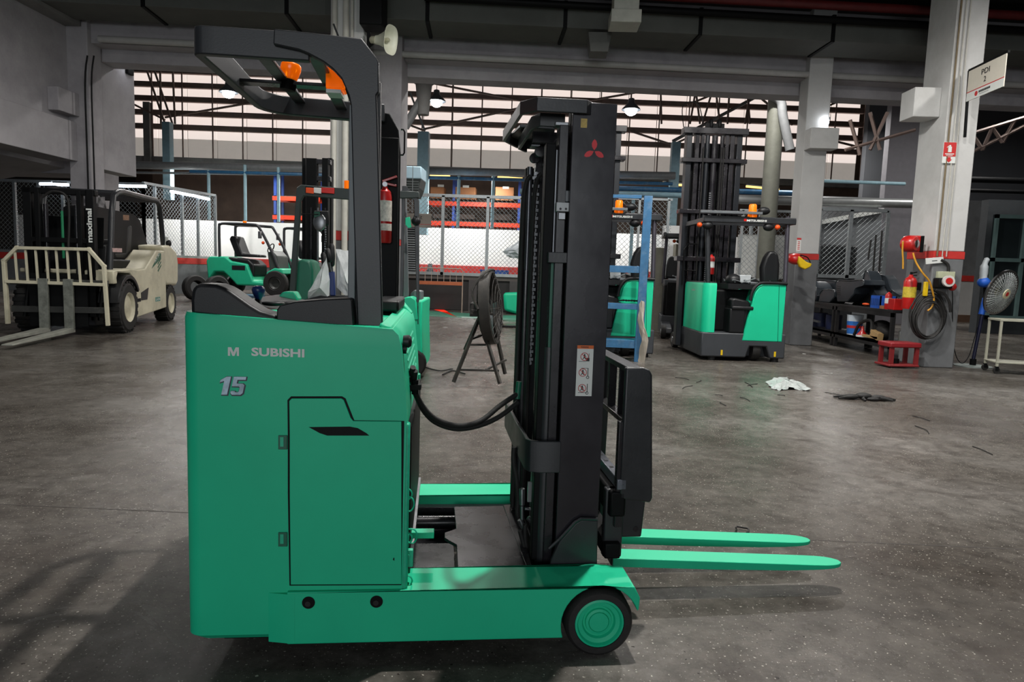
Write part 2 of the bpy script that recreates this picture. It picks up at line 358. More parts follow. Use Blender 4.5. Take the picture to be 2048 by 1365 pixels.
# diagonal braces in front of the cladding, roof truss lattice
def brace(label,a,b_,r=.05,m=None,name='brace_bar',grp='diagonal braces before the far cladding'):
    o=MB().cyl(a,b_,r,6).done(name,m or girtm,None); return tag(o,label,'brace',grp)
for i,(x0,y0,x1,y1) in enumerate(((705,135,1075,208),(850,258,1090,205),(1140,208,1330,175),(330,235,565,195),(250,200,330,240),(1260,262,1345,290),(1345,290,1420,255),(1640,275,1760,305),(1345,283,1510,195),(1480,130,1560,220),(805,245,850,262),(820,185,850,262),(1520,195,1585,250),(1375,210,1520,150),(1080,130,1200,165),(1650,215,1740,175))):
    MB().cyl(P(x0,y0,31.6),P(x1,y1,31.6),.05 if i not in (8,) else .08,6).done('brace_bar',galv if i in(11,8) else girtm,cl)
for i,(x0,x1) in enumerate(((290,330),(305,345),(320,322),(345,350),(1320,1323),(1400,1380),(1440,1405),(1385,1400),(1425,1440),(1462,1455),(1490,1500),(1510,1490))):
    MB().cyl(P(x0,130,30.9),P(x1,248,30.9),.045,6).done('truss_bar',girtm,cl)
# steel columns and far beams
def fcol(label,px,y0,y1,Y,wd,m,name='steel_column',cat='column'):
    a=P(px,y0,Y);b_=P(px,y1,Y); o=MB().box(a.x-wd/2,a.x+wd/2,Y-wd/2,Y+wd/2,max(0,b_.z),a.z).done(name,m,None,bevel=.005); o['kind']='structure'; return o
fcol('',335,245,400,30,.33,bluest); fcol('',848,265,470,29,.45,bluest); fcol('',1352,285,540,30,.36,bluest)
fcol('',1752,310,420,31,.4,blkd); fcol('',1775,215,330,31,.9,concd)
fcol('',295,205,330,31.8,.3,concd)
# thick olive round post
a=P(1553,205,17.5); tag(MB().cyl((a.x,17.5,0),(a.x,17.5,a.z+.4),.2,20).done('round_post',mat('olive_post','#5f6057',.6,var=.15),None,smooth=60),'thick round olive-grey steel post behind the right reach truck mast','post')
b=MB(); a=P(1520,190,17.2); c=P(1572,215,17.2); b.tube(smooth_path([a,P(1545,192,17.2),P(1562,205,17.2),P(1566,235,17.2),P(1580,300,17.2)],4),.11,10)
tag(b.done('drain_pipe',mat('grey_pipe','#77797a',.5),None,smooth=60),'grey bent drain pipe beside the olive round post under the beam','pipe')
b=MB(); b.tube([P(845,165,20),P(842,200,20),P(810,255,20)],.12,10); tag(b.done('drain_pipe',mat('grey_pipe','#77797a',.5),None,smooth=60),'grey bent drain pipe right of the horn speaker column','pipe')
b=MB()
a=P(848,158,20); b.lathe([(.3,0),(.3,-.12),(.24,-.16),(.2,-.5),(.16,-1.0)],a,(0,0,1),16); tag(b.done('roof_drain',concd,None,smooth=40),'dark funnel-shaped roof drain below the beam beside the horn speaker column','drain')
# long gutters and big pipes
for (x0,y0,x1,y1,Y,r,m,lb) in ((250,330,1350,352,29.5,.16,mat('grey_pipe','#77797a',.5),'long grey gutter pipe across the hall below the cladding'),
    (380,343,1345,368,29,.07,bluelad,'thin blue pipe across the hall below the long grey gutter'),
    (1050,372,1640,388,24,.09,bluelad,'thick blue pipe running behind the reach truck masts on the right'),
    (1385,397,1840,408,20,.13,mat('silver_pipe','#9fa2a2',.35,metal=.5,var=.1),'large silver horizontal pipe behind the middle column'),
    (1040,383,1400,392,26,.1,bluest,'pale blue beam pipe behind the right mast of the nearest truck'),
    (1640,362,1810,368,20.5,.05,bluest,'thin pale rail above the silver pipe on the right'),
    (240,345,640,350,29.3,.05,galv,'thin galvanised pipe at the upper left below the cladding')):
    pipe('long_pipe',lb,P(x0,y0,Y),P(x1,y1,Y),r,m)
# --- dock platforms
struct('dock_platform',MB().box(-4.0,1.2,21.0,26,0,1.07),mat('dock_dark','#2c2b2b',.8,var=.2,scale=1.5),bevel=.02)
struct('dock_edge',MB().box(-4.0,1.2,20.95,21.0,.95,1.07),mat('dock_edge','#55504d',.7))
for x0 in (-2.0,-.75):
    struct('dock_pier',MB().box(x0,x0+.25,20.9,20.98,0,.95),mat('dock_pier','#4a4747',.8))
struct('dock_platform_right',MB().box(1.2,9,22.5,27,0,1.0),mat('dock_dark','#2c2b2b',.8))
# white boundary wall with red stripe
wl=struct('wall_white',MB().box(-24,9,31,31.3,1.42,3.08),mat('clean_white','#f2f3f2',.8,var=.03))
struct('red_band',MB().box(-24,9,30.97,31.3,1.05,1.42),redb,wl); struct('grey_base',MB().box(-24,9,31,31.3,0,1.05),greyp,wl)
# low grey wall with fence on the left
A0=PZ(130,600,0);A0=V((-19.5,23.8,0));A1=P(290,540,23.8);A2=P(432,540,27.6)
A1.z=A2.z=0
def runwall(p,q,z0,z1,t,m,name,par=None):
    p=V(p);q=V(q);return struct(name,MB().bar((p.x,p.y,(z0+z1)/2),(q.x,q.y,(z0+z1)/2),t,z1-z0),m,par)
k=runwall(A0,A1,0,1.12,.2,greyp,'wall_low_left'); runwall(A0,A1,1.12,1.34,.22,redb,'red_band',k)
k=runwall(A1,A2,0,1.12,.2,greyp,'wall_low_receding'); runwall(A1,A2,1.12,1.34,.22,redb,'red_band',k)
# --- dark rear wall zones
struct('wall_brown_rear',MB().box(-20,8,35.5,35.8,0,6.2),brownd)
# right-hand rear walls
wr=struct('wall_right_rear',MB().box(9.6,18,24.4,24.7,1.62,4.2),greyp)
struct('red_band',MB().box(9.6,18,24.37,24.7,1.42,1.62),redb,wr); struct('white_base',MB().box(9.6,18,24.4,24.7,.25,1.42),concp,wr); struct('brown_base',MB().box(9.6,18,24.35,24.7,0,.25),mat('brown_footing','#6b5241',.8),wr)
wu=struct('wall_right_upper',MB().box(11.5,24,25,25.3,4.2,7.6),mat('slate_wall','#4e5054',.8,var=.1,scale=.7))
struct('wall_right_grey',MB().box(10.8,12.3,22,22.3,0,8.2),mat('grey_violet_wall','#77757a',.8,var=.08))
# right windows wall
ww=struct('wall_window_right',MB().box(12.1,24,19.0,19.3,0,3.6),mat('dark_slate','#33373a',.8,var=.15))
frm=mat('green_grey_frame','#5f7775',.5,var=.1)
for i in range(3):
    x0=12.25+i*1.75
    wn=struct('window_%d'%(i+1),MB().box(x0,x0+1.6,18.94,19.0,.4,3.2),glassm)
    for (a,b1,c,d) in ((x0,x0+.08,.4,3.2),(x0+1.52,x0+1.6,.4,3.2),(x0,x0+1.6,3.1,3.2),(x0,x0+1.6,1.95,2.05),(x0,x0+1.6,.4,.5),(x0+.76,x0+.84,.5,3.1)): struct('window_frame',MB().box(a,b1,18.86,18.94,c,d),frm,wn)
pipe('long_pipe','dark pipe along the right wall above the green framed windows',(11,18.6,4.05),(24,18.6,4.05),.08,blkd)
pipe('long_pipe','lower dark pipe along the right wall above the green framed windows',(11,18.5,3.75),(24,18.5,3.75),.05,blkd)
for i,(x0,y0,x1,y1) in enumerate(((1940,268,2048,235),(1942,305,2048,252),(1945,268,1965,300),(1965,300,1985,255),(1985,255,2005,285),(2005,285,2030,240),(1690,300,1830,260),(1700,240,1720,310),(1740,225,1760,300),(1775,225,1740,300))):
    MB().cyl(P(x0,y0,18),P(x1,y1,18),.045,6).done('truss_bar',girtm,wu)
struct('window_4',MB().box(P(1748,250,33).x,P(1790,250,33).x,33.9,34,P(1750,350,34).z,P(1750,262,34).z),sheetm)
# slab joints in the floor (sawn lines)
jm=mat('joint_filler','#3f3a37',.8)
for i,y in enumerate((3.35,9.5,15.5)): struct('trim_%d'%(10+i),MB().box(-12,16,y,y+.007,.0,.001),jm)
# glowing strip standing in for projected red safety light; green painted line
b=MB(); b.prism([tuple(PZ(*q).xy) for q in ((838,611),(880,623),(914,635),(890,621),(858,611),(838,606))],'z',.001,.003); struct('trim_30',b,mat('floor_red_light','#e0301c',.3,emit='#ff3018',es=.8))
b=MB(); b.prism([tuple(PZ(*q).xy) for q in ((840,632),(1045,642),(1045,633),(845,622))],'z',.001,.003); struct('trim_31',b,mat('floor_green','#3e7a66',.4,var=.3,scale=3))
# ================================================================== MAIN REACH TRUCK
TO=(.141,2.196,0); TA=math.radians(7.7); F=Fr(TO,TA)
T=thing('reach_truck','large teal reach truck in front, dark overhead guard, short mast, marked 15','reach truck',TO,TA)
TWD=1.08
# --- body shell : rounded rear corners, top sloping forward, tapering front
def body_ring(z,xf,slope=False,ins=0.):
    pts=[]; r=.05; x0=-1.222+ins; y0=ins; y1=TWD-ins
    for (cx,cy,a0) in ((x0+r,y0+r,180),(x0+r,y1-r,90)):
        pass
    a=arc(x0+r,y0+r,r,270,180,6); c=arc(x0+r,y1-r,r,180,90,6)
    pl=[(xf,y0)]+[(-.9,y0)]+a+c+[(-.9,y1),(xf,y1)]
    return [(x,y,(z+(1.14-z)*0+(( -.577-x)/.615)*.037 if slope else z)) for x,y in pl]
rings=[body_ring(.085,-.55,ins=.02),body_ring(.105,-.545),body_ring(.26,-.541),body_ring(.82,-.535),body_ring(.9,-.540),body_ring(1.045,-.556),body_ring(1.085,-.566,True),body_ring(1.102,-.585,True,.004)]
b=MB(); b.loft(rings); body=b.done('body',teal,T,smooth=35)
# door with black gap behind it, notch top
yt=0
D=[F.y(px,py,yt) for px,py in ((582,1169),(580,985),(580,905),(580,870),(579,802),(584,797),(683,797),(688,800),(702,836),(707,842),(803,843),(803,1168))]
def grow(pts,g):
    cx=sum(p[0] for p in pts)/len(pts);cz=sum(p[1] for p in pts)/len(pts)
    out=[];n=len(pts)
    for i in range(n):
        p0=V(pts[i-1]);p1=V(pts[i]);p2=V(pts[(i+1)%n]); e1=(p1-p0).normalized();e2=(p2-p1).normalized()
        nn=V((e1.y+e2.y,-e1.x-e2.x)); nn=nn.normalized() if nn.length>1e-6 else V((0,0)); out.append(tuple(p1+nn*g))
    return out
def area(p): return sum(p[i-1][0]*p[i][1]-p[i][0]*p[i-1][1] for i in range(len(p)))
g=.0065 if area(D)>0 else -.0065
gp_=grow(D,g); xm=max(p[0] for p in D)
gp_=[(min(p[0],xm),p[1]) for p in gp_]; gp_[9]=(gp_[9][0],D[9][1]+.0016); gp_[10]=(xm,D[10][1]+.0010)
b=MB(); b.prism(gp_,'y',-.0015,.01); b.done('door_gap',blkd,T)
b=MB(); b.prism(D,'y',-.005,.01); door=b.done('door',teal,T,bevel=.0015)
hs=[F.y(px,py,yt) for px,py in ((618,854),(700,853),(716,856),(733,866),(739,871),(655,871),(640,866))]
b=MB(); b.prism(hs,'y',-.0058,0); b.done('handle_slot',blkd,door)
b=MB(); b.prism([F.y(px,py,yt) for px,py in ((787,1115),(789,1115),(789,1121),(786,1119))],'y',-.0058,0); b.done('paint_chip',blkd,door)
for (y0,y1) in ((871,899),(1065,1093)):
    q=[F.y(px,py,yt) for px,py in ((557,y0),(575,y0),(575,y1),(557,y1))]
    h=MB().prism(q,'y',-.0045,.01).done('hinge_pocket',tealdark,T,bevel=.001)
    q=[F.y(px,py,yt) for px,py in ((561,y0+3),(568,y0+3),(568,y1-6),(561,y1-6))]
    MB().prism(q,'y',-.006,0).done('hinge',tealmid,h)
# side plate edge on the right (lighter trim)
# hood on top and louvred front panel
b=MB(); b.prism([(-.628,1.085),(-.572,1.085),(-.592,1.108),(-.628,1.118)],'y',.03,TWD-.02); b.done('hood',teal,T,bevel=.006)
b=MB(); b.prism([(-.60,1.085),(-.563,1.085),(-.62,1.15),(-.66,1.165),(-.66,1.11)],'y',TWD-.12,TWD); b.done('hood_corner',teal,T,bevel=.01)
for i in range(7):
    z=1.035-i*.028
    xf=-.5395-(z-.9)*.115 if z>.9 else -.5385
    b=MB(); b.prism([(xf-.004,z),(xf+.0045,z-.010),(xf-.002,z-.013)],'y',.24,TWD-.30); b.done('louvre',tealmid,T)
b=MB(); b.box(-.545,-.522,.06,TWD-.06,.31,.78); b.done('battery_front',blkd,T,bevel=.005)
for y0 in (.0,TWD-.045): b=MB(); b.box(-.56,-.525,y0+.004,y0+.041,.2,.80); b.done('front_post',tealmid,T,bevel=.006)
b=MB(); b.box(-.53,-.512,.12,.98,.30,.32); b.done('battery_rail',stl,T)
kx,kz=F.y(799,687,-.0); b=MB(); b.lathe([(.006,0),(.019,.002),(.021,.02),(.015,.028),(.002,.03)],(-.556,.06,kz),(1,0,0),14); b.lathe([(.016,0),(.017,.012),(.006,.014)],(-.556,.06,kz-.024),(1,0,0),12); b.done('round_catch',plast,T,smooth=40)
for i,(px,py) in enumerate(((812,990),(816,1010),(812,1078),(822,1074),(812,1163))):
    x,z=F.y(px,py,.03); b=MB(); s=.018+.006*(i%2)
    b.tube(smooth_path([(x-.02,.03,z+s),(x+.01,.025,z+s*1.1),(x+.02,.03,z),(x+.008,.035,z-s),(x-.015,.03,z-s*.7)],4),.0028,6); b.done('wire_clip',tealmid,T,smooth=60)
for (x0,y0,x1,y1) in ((803,1098,826,1131),(803,975,812,1030),(804,1068,818,1092)):
    a=F.y(x0,y0,.05);c=F.y(x1,y1,.05); MB().box(a[0],c[0],.035,.055,c[1],a[1]).done('latch_plate',tealmid,T,bevel=.002)
x,z=F.y(815,1115,.03); MB().lathe([(.009,0),(.009,.006),(.004,.007)],(x,.035,z),(0,-1,0),12).done('latch_bolt',tealmid,T)
a=F.y(818,1066,.2); c=F.y(868,1078,.2); MB().box(a[0],c[0],.2,.24,c[1],a[1]).done('lock_arm',teal,T,bevel=.002)
# black chassis below, drive wheel
b=MB(); b.prism([(-1.12,.06),(-.6,.06),(-.6,.1),(-1.14,.1)],'y',.06,1.02); b.done('chassis',blkd,T)
b=MB(); b.lathe([(.03,-.06),(.135,-.06),(.15,-.045),(.15,.045),(.135,.06),(.03,.06)],(-.93,.34,.15),(0,1,0),28); b.done('drive_wheel',rub,T,smooth=40)
b=MB(); b.lathe([(.02,-.04),(.07,-.04),(.075,-.03),(.075,.03),(.07,.04),(.02,.04)],(-.98,.84,.075),(0,1,0),20); b.done('caster_wheel',rub,T,smooth=40)
# --- straddle legs
def leg_profile(inner=False):
    cx,cz,r=.122,.121,.134
    pts=[(-.905,.076),(-.02,.076)]
    a0=math.degrees(math.atan2(.076-cz,-math.sqrt(r*r-(.076-cz)**2))) % 360
    pts+=arc(cx,cz,r,a0,19,18)
    pts+=[(.253,.172),(.255,.212),(.234,.252),(-.905,.252)]
    return pts
for k,(y0,y1) in enumerate(((-.014,.155),(TWD-.155,TWD+.014))):
    b=MB(); b.prism(leg_profile(),'y',y0,y1); lg=b.done('straddle_leg',teal,T,bevel=.011,seg=3)
    yo=y0 if k==0 else y1; sg=-1 if k==0 else 1
    if k==0:
        for px,py in ((617,1206),(753,1204)):
            x,z=F.y(px,py,-.014); b=MB(); b.lathe([(.0205,-.002),(.0205,.0015)],(x,yo,z),(0,sg,0),20); h=b.done('bolt_hole',blkd,lg)
            MB().lathe([(.009,-.001),(.009,.002)],(x-.002,yo+sg*.001,z-.004),(0,sg,0),12).done('bolt',rub,h)
    # blended shoulder between body and leg
    b=MB(); yb=0 if k==0 else TWD; b.prism([(-.965,yb-sg*.02),(-.965,yb+sg*.0005),(-.90,yo+sg*.0005),(-.88,yo+sg*.0005),(-.88,yb-sg*.02)],'z',.080,.245); b.done('leg_shoulder',teal,T,smooth=60)
    yc=.047 if k==0 else TWD-.047; hw=.052
    wx=MB(); wx.lathe([(.083,-hw+.01),(.086,-hw),(.106,-hw),(.115,-hw+.008),(.118,-hw+.02),(.118,hw-.02),(.115,hw-.008),(.106,hw),(.086,hw),(.083,hw-.01)],(.122,yc,.118),(0,1,0),44,caps=False); wh=wx.done('load_wheel',rub,T,smooth=35)
    fy=-1 if k==0 else 1
    MB().lathe([(.084,-.03),(.084,.050),(.077,.052),(.072,.043),(.058,.040),(.053,.031),(.047,.031),(.045,.038),(.036,.040),(.0345,.036),(.033,.041),(.001,.042)],(.122,yc,.118),(0,fy,0),40).done('hub',teal,wh,smooth=30)
    b=MB(); b.box(.02,.22,yc+fy*-.062,yc+fy*-.056,.13,.245); b.done('wheel_fork',blkd,T)
# cross member between the legs near the front and reach channels
b=MB(); b.box(-.54,-.36,.16,.92,.075,.12); b.done('cross_plate',blkg,T)
for y0 in (.155,TWD-.20): b=MB(); b.box(-.55,.2,y0,y0+.045,.10,.21); b.done('reach_channel',blkg,T,bevel=.003)
b=MB(); b.cyl((-.52,.30,.15),(-.06,.30,.15),.009,12); b.done('reach_rod',chrome,T,smooth=60)
b=MB(); b.cyl((-.52,.80,.17),(-.06,.80,.17),.03,12); b.done('reach_cylinder',blkg,T,smooth=60)
# sliding carriage plate with tongue
cpz=.235
pp=[F.z(px,py,cpz) for px,py in ((908,1014),(1008,1012),(1060,1150),(916,1150),(913,1090),(898,1082),(889,1076),(889,1066),(912,1058))]
b=MB(); b.prism(pp,'z',cpz-.012,cpz); b.done('carriage_plate',blkg,T,bevel=.002)
pq=[F.z(px,py,cpz) for px,py in ((1006,1012),(1032,1011),(1068,1150),(1058,1150))]
b=MB(); b.prism(pq,'z',cpz-.05,cpz+.004); b.done('carriage_lip',blkg,T,bevel=.002)
# --- cowl, seat rest and trays on top
cp=[F.y(px,py,.03) for px,py in ((382,630),(381,600),(384,580),(390,570),(402,567),(432,569),(448,575),(462,583),(500,610),(520,622),(540,628),(554,631),(553,648))]
b=MB(); b.prism(cp,'y',.028,.145); b.done('seat_rest',plast,T,bevel=.012,seg=3)
b=MB(); b.prism([(-1.20,1.10),(-1.20,1.15),(-1.16,1.155),(-1.08,1.14),(-1.0,1.12),(-1.0,1.09)],'y',.15,1.05); b.done('seat_rest',plast,T,bevel=.015,seg=3)
cp=[F.y(px,py,.03) for px,py in ((553,650),(554,620),(560,611),(590,604),(650,599),(700,597),(704,600),(708,658))]
b=MB(); b.prism(cp,'y',.028,.15); b.done('console_cowl',plast,T,bevel=.008,seg=3)
b=MB(); b.prism([(-1.02,1.08),(-1.02,1.118),(-.9,1.128),(-.74,1.135),(-.70,1.13),(-.70,1.08)],'y',.152,1.04); b.done('dash_tray',plast,T,bevel=.012)
x,z=F.y(516,612,.30); jb=MB(); jb.lathe([(.035,-.02),(.03,.0),(.012,.012),(.008,.05),(.006,.055)],(x,.30,z-.005),(0,0,1),16); js=jb.done('joystick_stem',blkd,T,smooth=50)
x,z=F.y(517,587,.30); MB().lathe([(.006,-.028),(.011,-.018),(.020,0),(.0225,.012),(.02,.021),(.012,.026),(.001,.027)],(x,.30,z),(0,0,1),18).done('joystick_knob',mat('navy_plastic','#1d2f63',.3,var=.05),js,smooth=60)
for px,py,yy in ((498,606,.36),(545,607,.4),(575,607,.45)):
    x,z=F.y(px,py,yy); MB().ball((x,yy,z),.03,1.5,1,.35).done('tray_bump',plast,T,smooth=60)
x0,z0=F.y(555,598,.96); x1,z1=F.y(596,584,.96); b=MB(); b.prism([(x0,z0-.06),(x0,z0),(x0+.03,z1),(x1-.01,z1),(x1+.005,z0+.005),(x1,z0-.06)],'y',.93,1.02); b.done('far_side_corner',teal,T,bevel=.006)
b=MB(); b.box(-.70,-.6,.55,.98,1.12,1.165); b.done('rear_ledge',plast,T,bevel=.01)
# --- overhead guard
gy=.1
def Y2(pts,y): return [F.y(px,py,y) for px,py in pts]
gp=Y2(((550.5,61),(725,80),(751.6,114.7),(758.6,127),(759,186),(754,193),(756,240),(760,400),(766,656),(716,651),(709,450),(703,214),(699,194),(684,159.5),(667,141),(649,127),(619,111),(600,103),(549,92)),gy)
b=MB(); b.prism(gp,'y',.082,.115); b.done('guard_side_plate',guardm,T,bevel=.004)
x0=F.y(703,300,gy)[0]
b=MB(); b.box(-.735,-.712,.09,.16,1.10,1.80); b.done('guard_post_flange',mat('guard_inner_grey','#6a7072',.5,var=.1),T,bevel=.003)
b=MB(); b.box(-.735,-.64,.112,.15,1.10,1.88); b.done('guard_post',guardm,T,bevel=.004)
# far side plate and post
b=MB(); b.prism([(-.73,1.09),(-.63,1.09),(-.63,1.80),(-.64,1.90),(-.68,1.97),(-.94,2.0),(-.94,1.935),(-.82,1.93),(-.75,1.88),(-.72,1.8)],'y',.985,1.015); b.done('guard_side_plate',blkd,T,bevel=.004)
b=MB(); b.box(-.72,-.635,.95,.988,1.09,1.86); b.done('guard_post',blkd,T,bevel=.004)
b=MB(); b.tube([(-.628,.97,1.90),(-.618,.97,1.90),(-.612,.97,1.89),(-.612,.97,1.80),(-.618,.97,1.79),(-.628,.97,1.79)],.004,6); b.done('grab_loop',blkg,T)
# top beam : near side, rounded rear corner, rear bar, rounded far corner, far side
Lr=F.z(397,102,1.93)
path=[(-.86,.105),(-1.14,.102)]+[(x,y) for x,y in arc(-1.178,.137,.035,270,180,5)]+[(-1.213,.45),(-1.21,.65)]+[(x,y) for x,y in arc(-1.06,.79,.15,178,98,6)]+[(-.9,.96),(-.7,.975)]
b=MB()
n=len(path);rg=[]
for i in range(n):
    a=V(path[max(0,i-1)]);c=V(path[min(n-1,i+1)]);d=(c-a).normalized();nn=V((-d.y,d.x));p=V(path[i]);hh=.085 if i<9 else .075; t=.03
    zt=2.013 if i<9 else 2.0
    o_=p-nn*0; i_=p+nn*t*(-1)
    rg.append([(o_.x,o_.y,zt-hh),(o_.x,o_.y,zt),(i_.x,i_.y,zt),(i_.x,i_.y,zt-hh)])
b.loft(rg); b.done('guard_top_frame',guardm,T,bevel=.004)
for (n0,n1_) in (((500,100),(590,207)),((613,110),(672,219))):
    p=F.y(*n0,.13); q=F.y(*n1_,.93)
    b=MB(); b.loft([[(p[0],.12,p[1]),(p[0]+.045,.12,p[1]),(p[0]+.045,.12,p[1]+.012),(p[0],.12,p[1]+.012)],[(q[0],.95,q[1]),(q[0]+.045,.95,q[1]),(q[0]+.045,.95,q[1]+.012),(q[0],.95,q[1]+.012)]]); b.done('guard_cross_bar',blk,T,bevel=.003)
    b=MB(); b.loft([[(p[0],.12,p[1]+.012),(p[0]+.008,.12,p[1]+.012),(p[0]+.008,.12,p[1]+.06),(p[0],.12,p[1]+.06)],[(q[0],.95,q[1]+.012),(q[0]+.008,.95,q[1]+.012),(q[0]+.008,.95,q[1]+.06),(q[0],.95,q[1]+.06)]]); b.done('guard_cross_rib',blk,T)
b=MB(); b.box(-1.19,-.86,.50,.56,1.95,1.962); b.done('beacon_bracket',blkg,T,bevel=.002)
x,z=F.y(573,150,.52)
bc=MB().lathe([(.012,-.06),(.028,-.055),(.03,-.02),(.022,-.012)],(x+.012,.52,z),(.15,0,1),18).done('beacon_base',blkd,T,smooth=40)
MB().lathe([(.026,-.02),(.032,.0),(.037,.02),(.036,.036),(.030,.042),(.001,.044)],(x+.012,.52,z+.0),(.15,0,1),22).done('beacon_lens',amber,bc,smooth=40)
# square amber lamp at the far front of the guard
x0,z0=F.y(653,130,.36);x1,z1=F.y(690,182,.36)
lm=MB().box(x0,x1,.34,.42,z1,z0+.01).done('marker_lamp',amber,T,bevel=.006)
MB().box(x0+.002,x1-.012,.34,.42,z1-.013,z1-.001).done('lamp_base',white,lm)
b=MB(); b.tube(smooth_path([(x1-.01,.38,z1+.05),(x1+.015,.38,z1-.02),(x1+.03,.5,z1-.06),(x1+.05,.62,z1-.12)],3),.006,6); b.done('lamp_cable',blkd,T)
b=MB(); b.bar((F.y(667,48,.12)[0],.12,F.y(667,48,.12)[1]),(F.y(684,78,.12)[0],.12,F.y(684,78,.12)[1]-.02),.006,.006); b.done('aerial',rub,T)
# --- mast
rodm=mat('oily_rod','#5a5c60',.3,metal=.7,var=.2)
mp=F.z
def vch(x0,x1,y0,y1,z0,z1,m=blk,nm='mast_channel',bv=.003): return MB().box(x0,x1,y0,y1,z0,z1).done(nm,m,T,bevel=bv)
mm=mat('mast_grey_black','#28262b',.26,var=.16,scale=3,bump=.025,bscale=22,rvar=.08)
oc=vch(-.006,.146,.185,.205,.20,1.872,mm,'outer_mast_plate',.002)
vch(.118,.146,.205,.27,.20,1.87,blkd,'outer_mast_flange'); vch(-.006,.02,.205,.27,.20,1.87,blkd,'outer_mast_flange')
vch(-.006,.146,.875,.895,.2,1.87,blkg,'outer_mast_plate',.002); vch(-.006,.02,.81,.875,.2,1.87,blkg,'outer_mast_flange')
for y0 in (.215,.80):
    vch(-.045,-.012,y0,y0+.06,.22,1.80,blkg,'inner_mast_channel'); vch(-.085,-.05,y0+.02,y0+.075,.24,1.74,blkd,'inner_mast_channel')
for (x,y,r,z0,z1,m) in ((-.045,.255,.028,.2,1.03,blk),(-.045,.255,.011,1.02,1.72,rodm),(-.07,.80,.030,.2,1.30,blkg),(-.07,.80,.012,1.28,1.74,rodm),(-.02,.54,.035,.22,1.45,blkg),(-.02,.54,.014,1.44,1.78,rodm)):
    MB().cyl((x,y,z0),(x,y,z1),r,16).done('lift_cylinder' if r>.02 else 'cylinder_rod',m,T,smooth=60)
def mbox(px0,py0,px1,py1,y,dy,m,nm,bv=.002):
    a=F.y(px0,py0,y);c=F.y(px1,py1,y); return MB().box(a[0],c[0],y,y+dy,c[1],a[1]).done(nm,m,T,bevel=bv)
vb=mbox(1113,404,1138,424,.2,.03,mat('valve_grey','#9a9c9d',.4,metal=.3),'valve_block')
for px in (1121,1132):
    x,z=F.y(px,418,.199); MB().lathe([(.004,0),(.004,.002)],(x,.2,z),(0,-1,0),10).done('valve_hole',ink,vb)
mbox(1117,425,1131,440,.205,.02,stl,'valve_nut'); mbox(1131,381,1138,404,.21,.02,mat('lug_grey','#5f6366',.4),'hose_lug')
mbox(1097,504,1135,527,.2,.03,blk,'cylinder_clamp'); mbox(1097,520,1107,880,.235,.03,tealdark,'inner_side_strip')
mbox(1121,653,1125,700,.26,.01,teal,'teal_strip',0)
mbox(1111,243,1137,252,.23,.05,stl,'chain_anchor'); mbox(1062,288,1080,294,.70,.05,stl,'chain_anchor')
# lift chains : links
for (x,y,z0,z1) in ((-.03,.275,1.25,1.75),(-.055,.71,.9,1.70)):
    b=MB(); z=z0;i=0
    while z<z1:
        w_=.016 if i%2 else .010
        b.box(x-.004,x+.004,y-w_,y+w_,z,z+.015); b.box(x-w_*.9,x+w_*.9,y-.004,y+.004,z+.001,z+.013); z+=.0165;i+=1
    b.done('lift_chain',stl,T,kind='stuff')
for (x,y) in ((-.095,.84),(-.1,.77),(-.065,.70)):
    b=MB(); b.tube(smooth_path([(x,y,.25),(x,y,.9),(x+.003,y,1.5),(x+.01,y,1.66),(x+.03,y,1.70)],5),.010,8); b.done('mast_hose',rub,T,smooth=60)
# top cross head : hexagonal band
z0,z1=1.83,1.875
path=[(.088,.245),(.040,.172),(-.165,.182),(-.185,.30),(-.192,.74),(-.10,.90),(.06,.90)]
path=[(.088,.235),(.036,.168),(-.13,.172),(-.175,.24),(-.190,.74),(-.12,.88),(.06,.90)]
b=MB(); b.fence(path,z0,z1,.012); b.done('mast_top_band',blk,T,bevel=.002)
b=MB(); b.prism([(.088,.235),(.036,.168),(-.13,.172),(-.10,.30),(.06,.30)],'z',1.862,1.874); b.done('mast_top_plate',blk,T,bevel=.002)
b=MB(); b.prism([(-.14,.60),(.0,.60),(.04,.90),(-.10,.90),(-.16,.80)],'z',1.862,1.874); b.done('mast_top_plate',blk,T,bevel=.002)
b=MB(); b.fence([(-.02,.26),(-.105,.26),(-.125,.32),(-.125,.74),(-.09,.80)],1.80,1.845,.012); b.done('hose_guide_plate',blk,T,bevel=.002)
b=MB(); b.box(-.10,.02,.50,.53,1.79,1.83); b.done('mast_stay',blkg,T)
for y in (.62,.78): MB().lathe([(.006,-.012),(.021,-.011),(.017,-.005),(.017,.005),(.021,.011),(.006,.012)],(-.055,y,1.775),(0,1,0),20).done('chain_pulley',blkg,T,smooth=30)
b=MB(); b.prism([(-.02,.3),(.11,.3),(.11,.8),(-.02,.8)],'z',1.74,1.80); b.done('mast_cross_head',blkg,T,bevel=.01)
mbox(1162,237,1174,256,.1845,.001,mat('gold_sticker','#b59a4a',.4,var=.3,scale=60),'small_sticker',0)
# lower hoop
b=MB(); b.fence([(.0,.19),(-.075,.188),(-.105,.20),(-.116,.225),(-.125,.55),(-.128,.90)],.585,.70,.014); b.done('hose_guard_hoop',blk,T,bevel=.003)
# cross members of mast
for (z,h) in ((.26,.14),(.95,.10),(1.45,.08)): MB().box(.03,.10,.20,.88,z,z+h).done('mast_cross_member',blkd,T,bevel=.004)
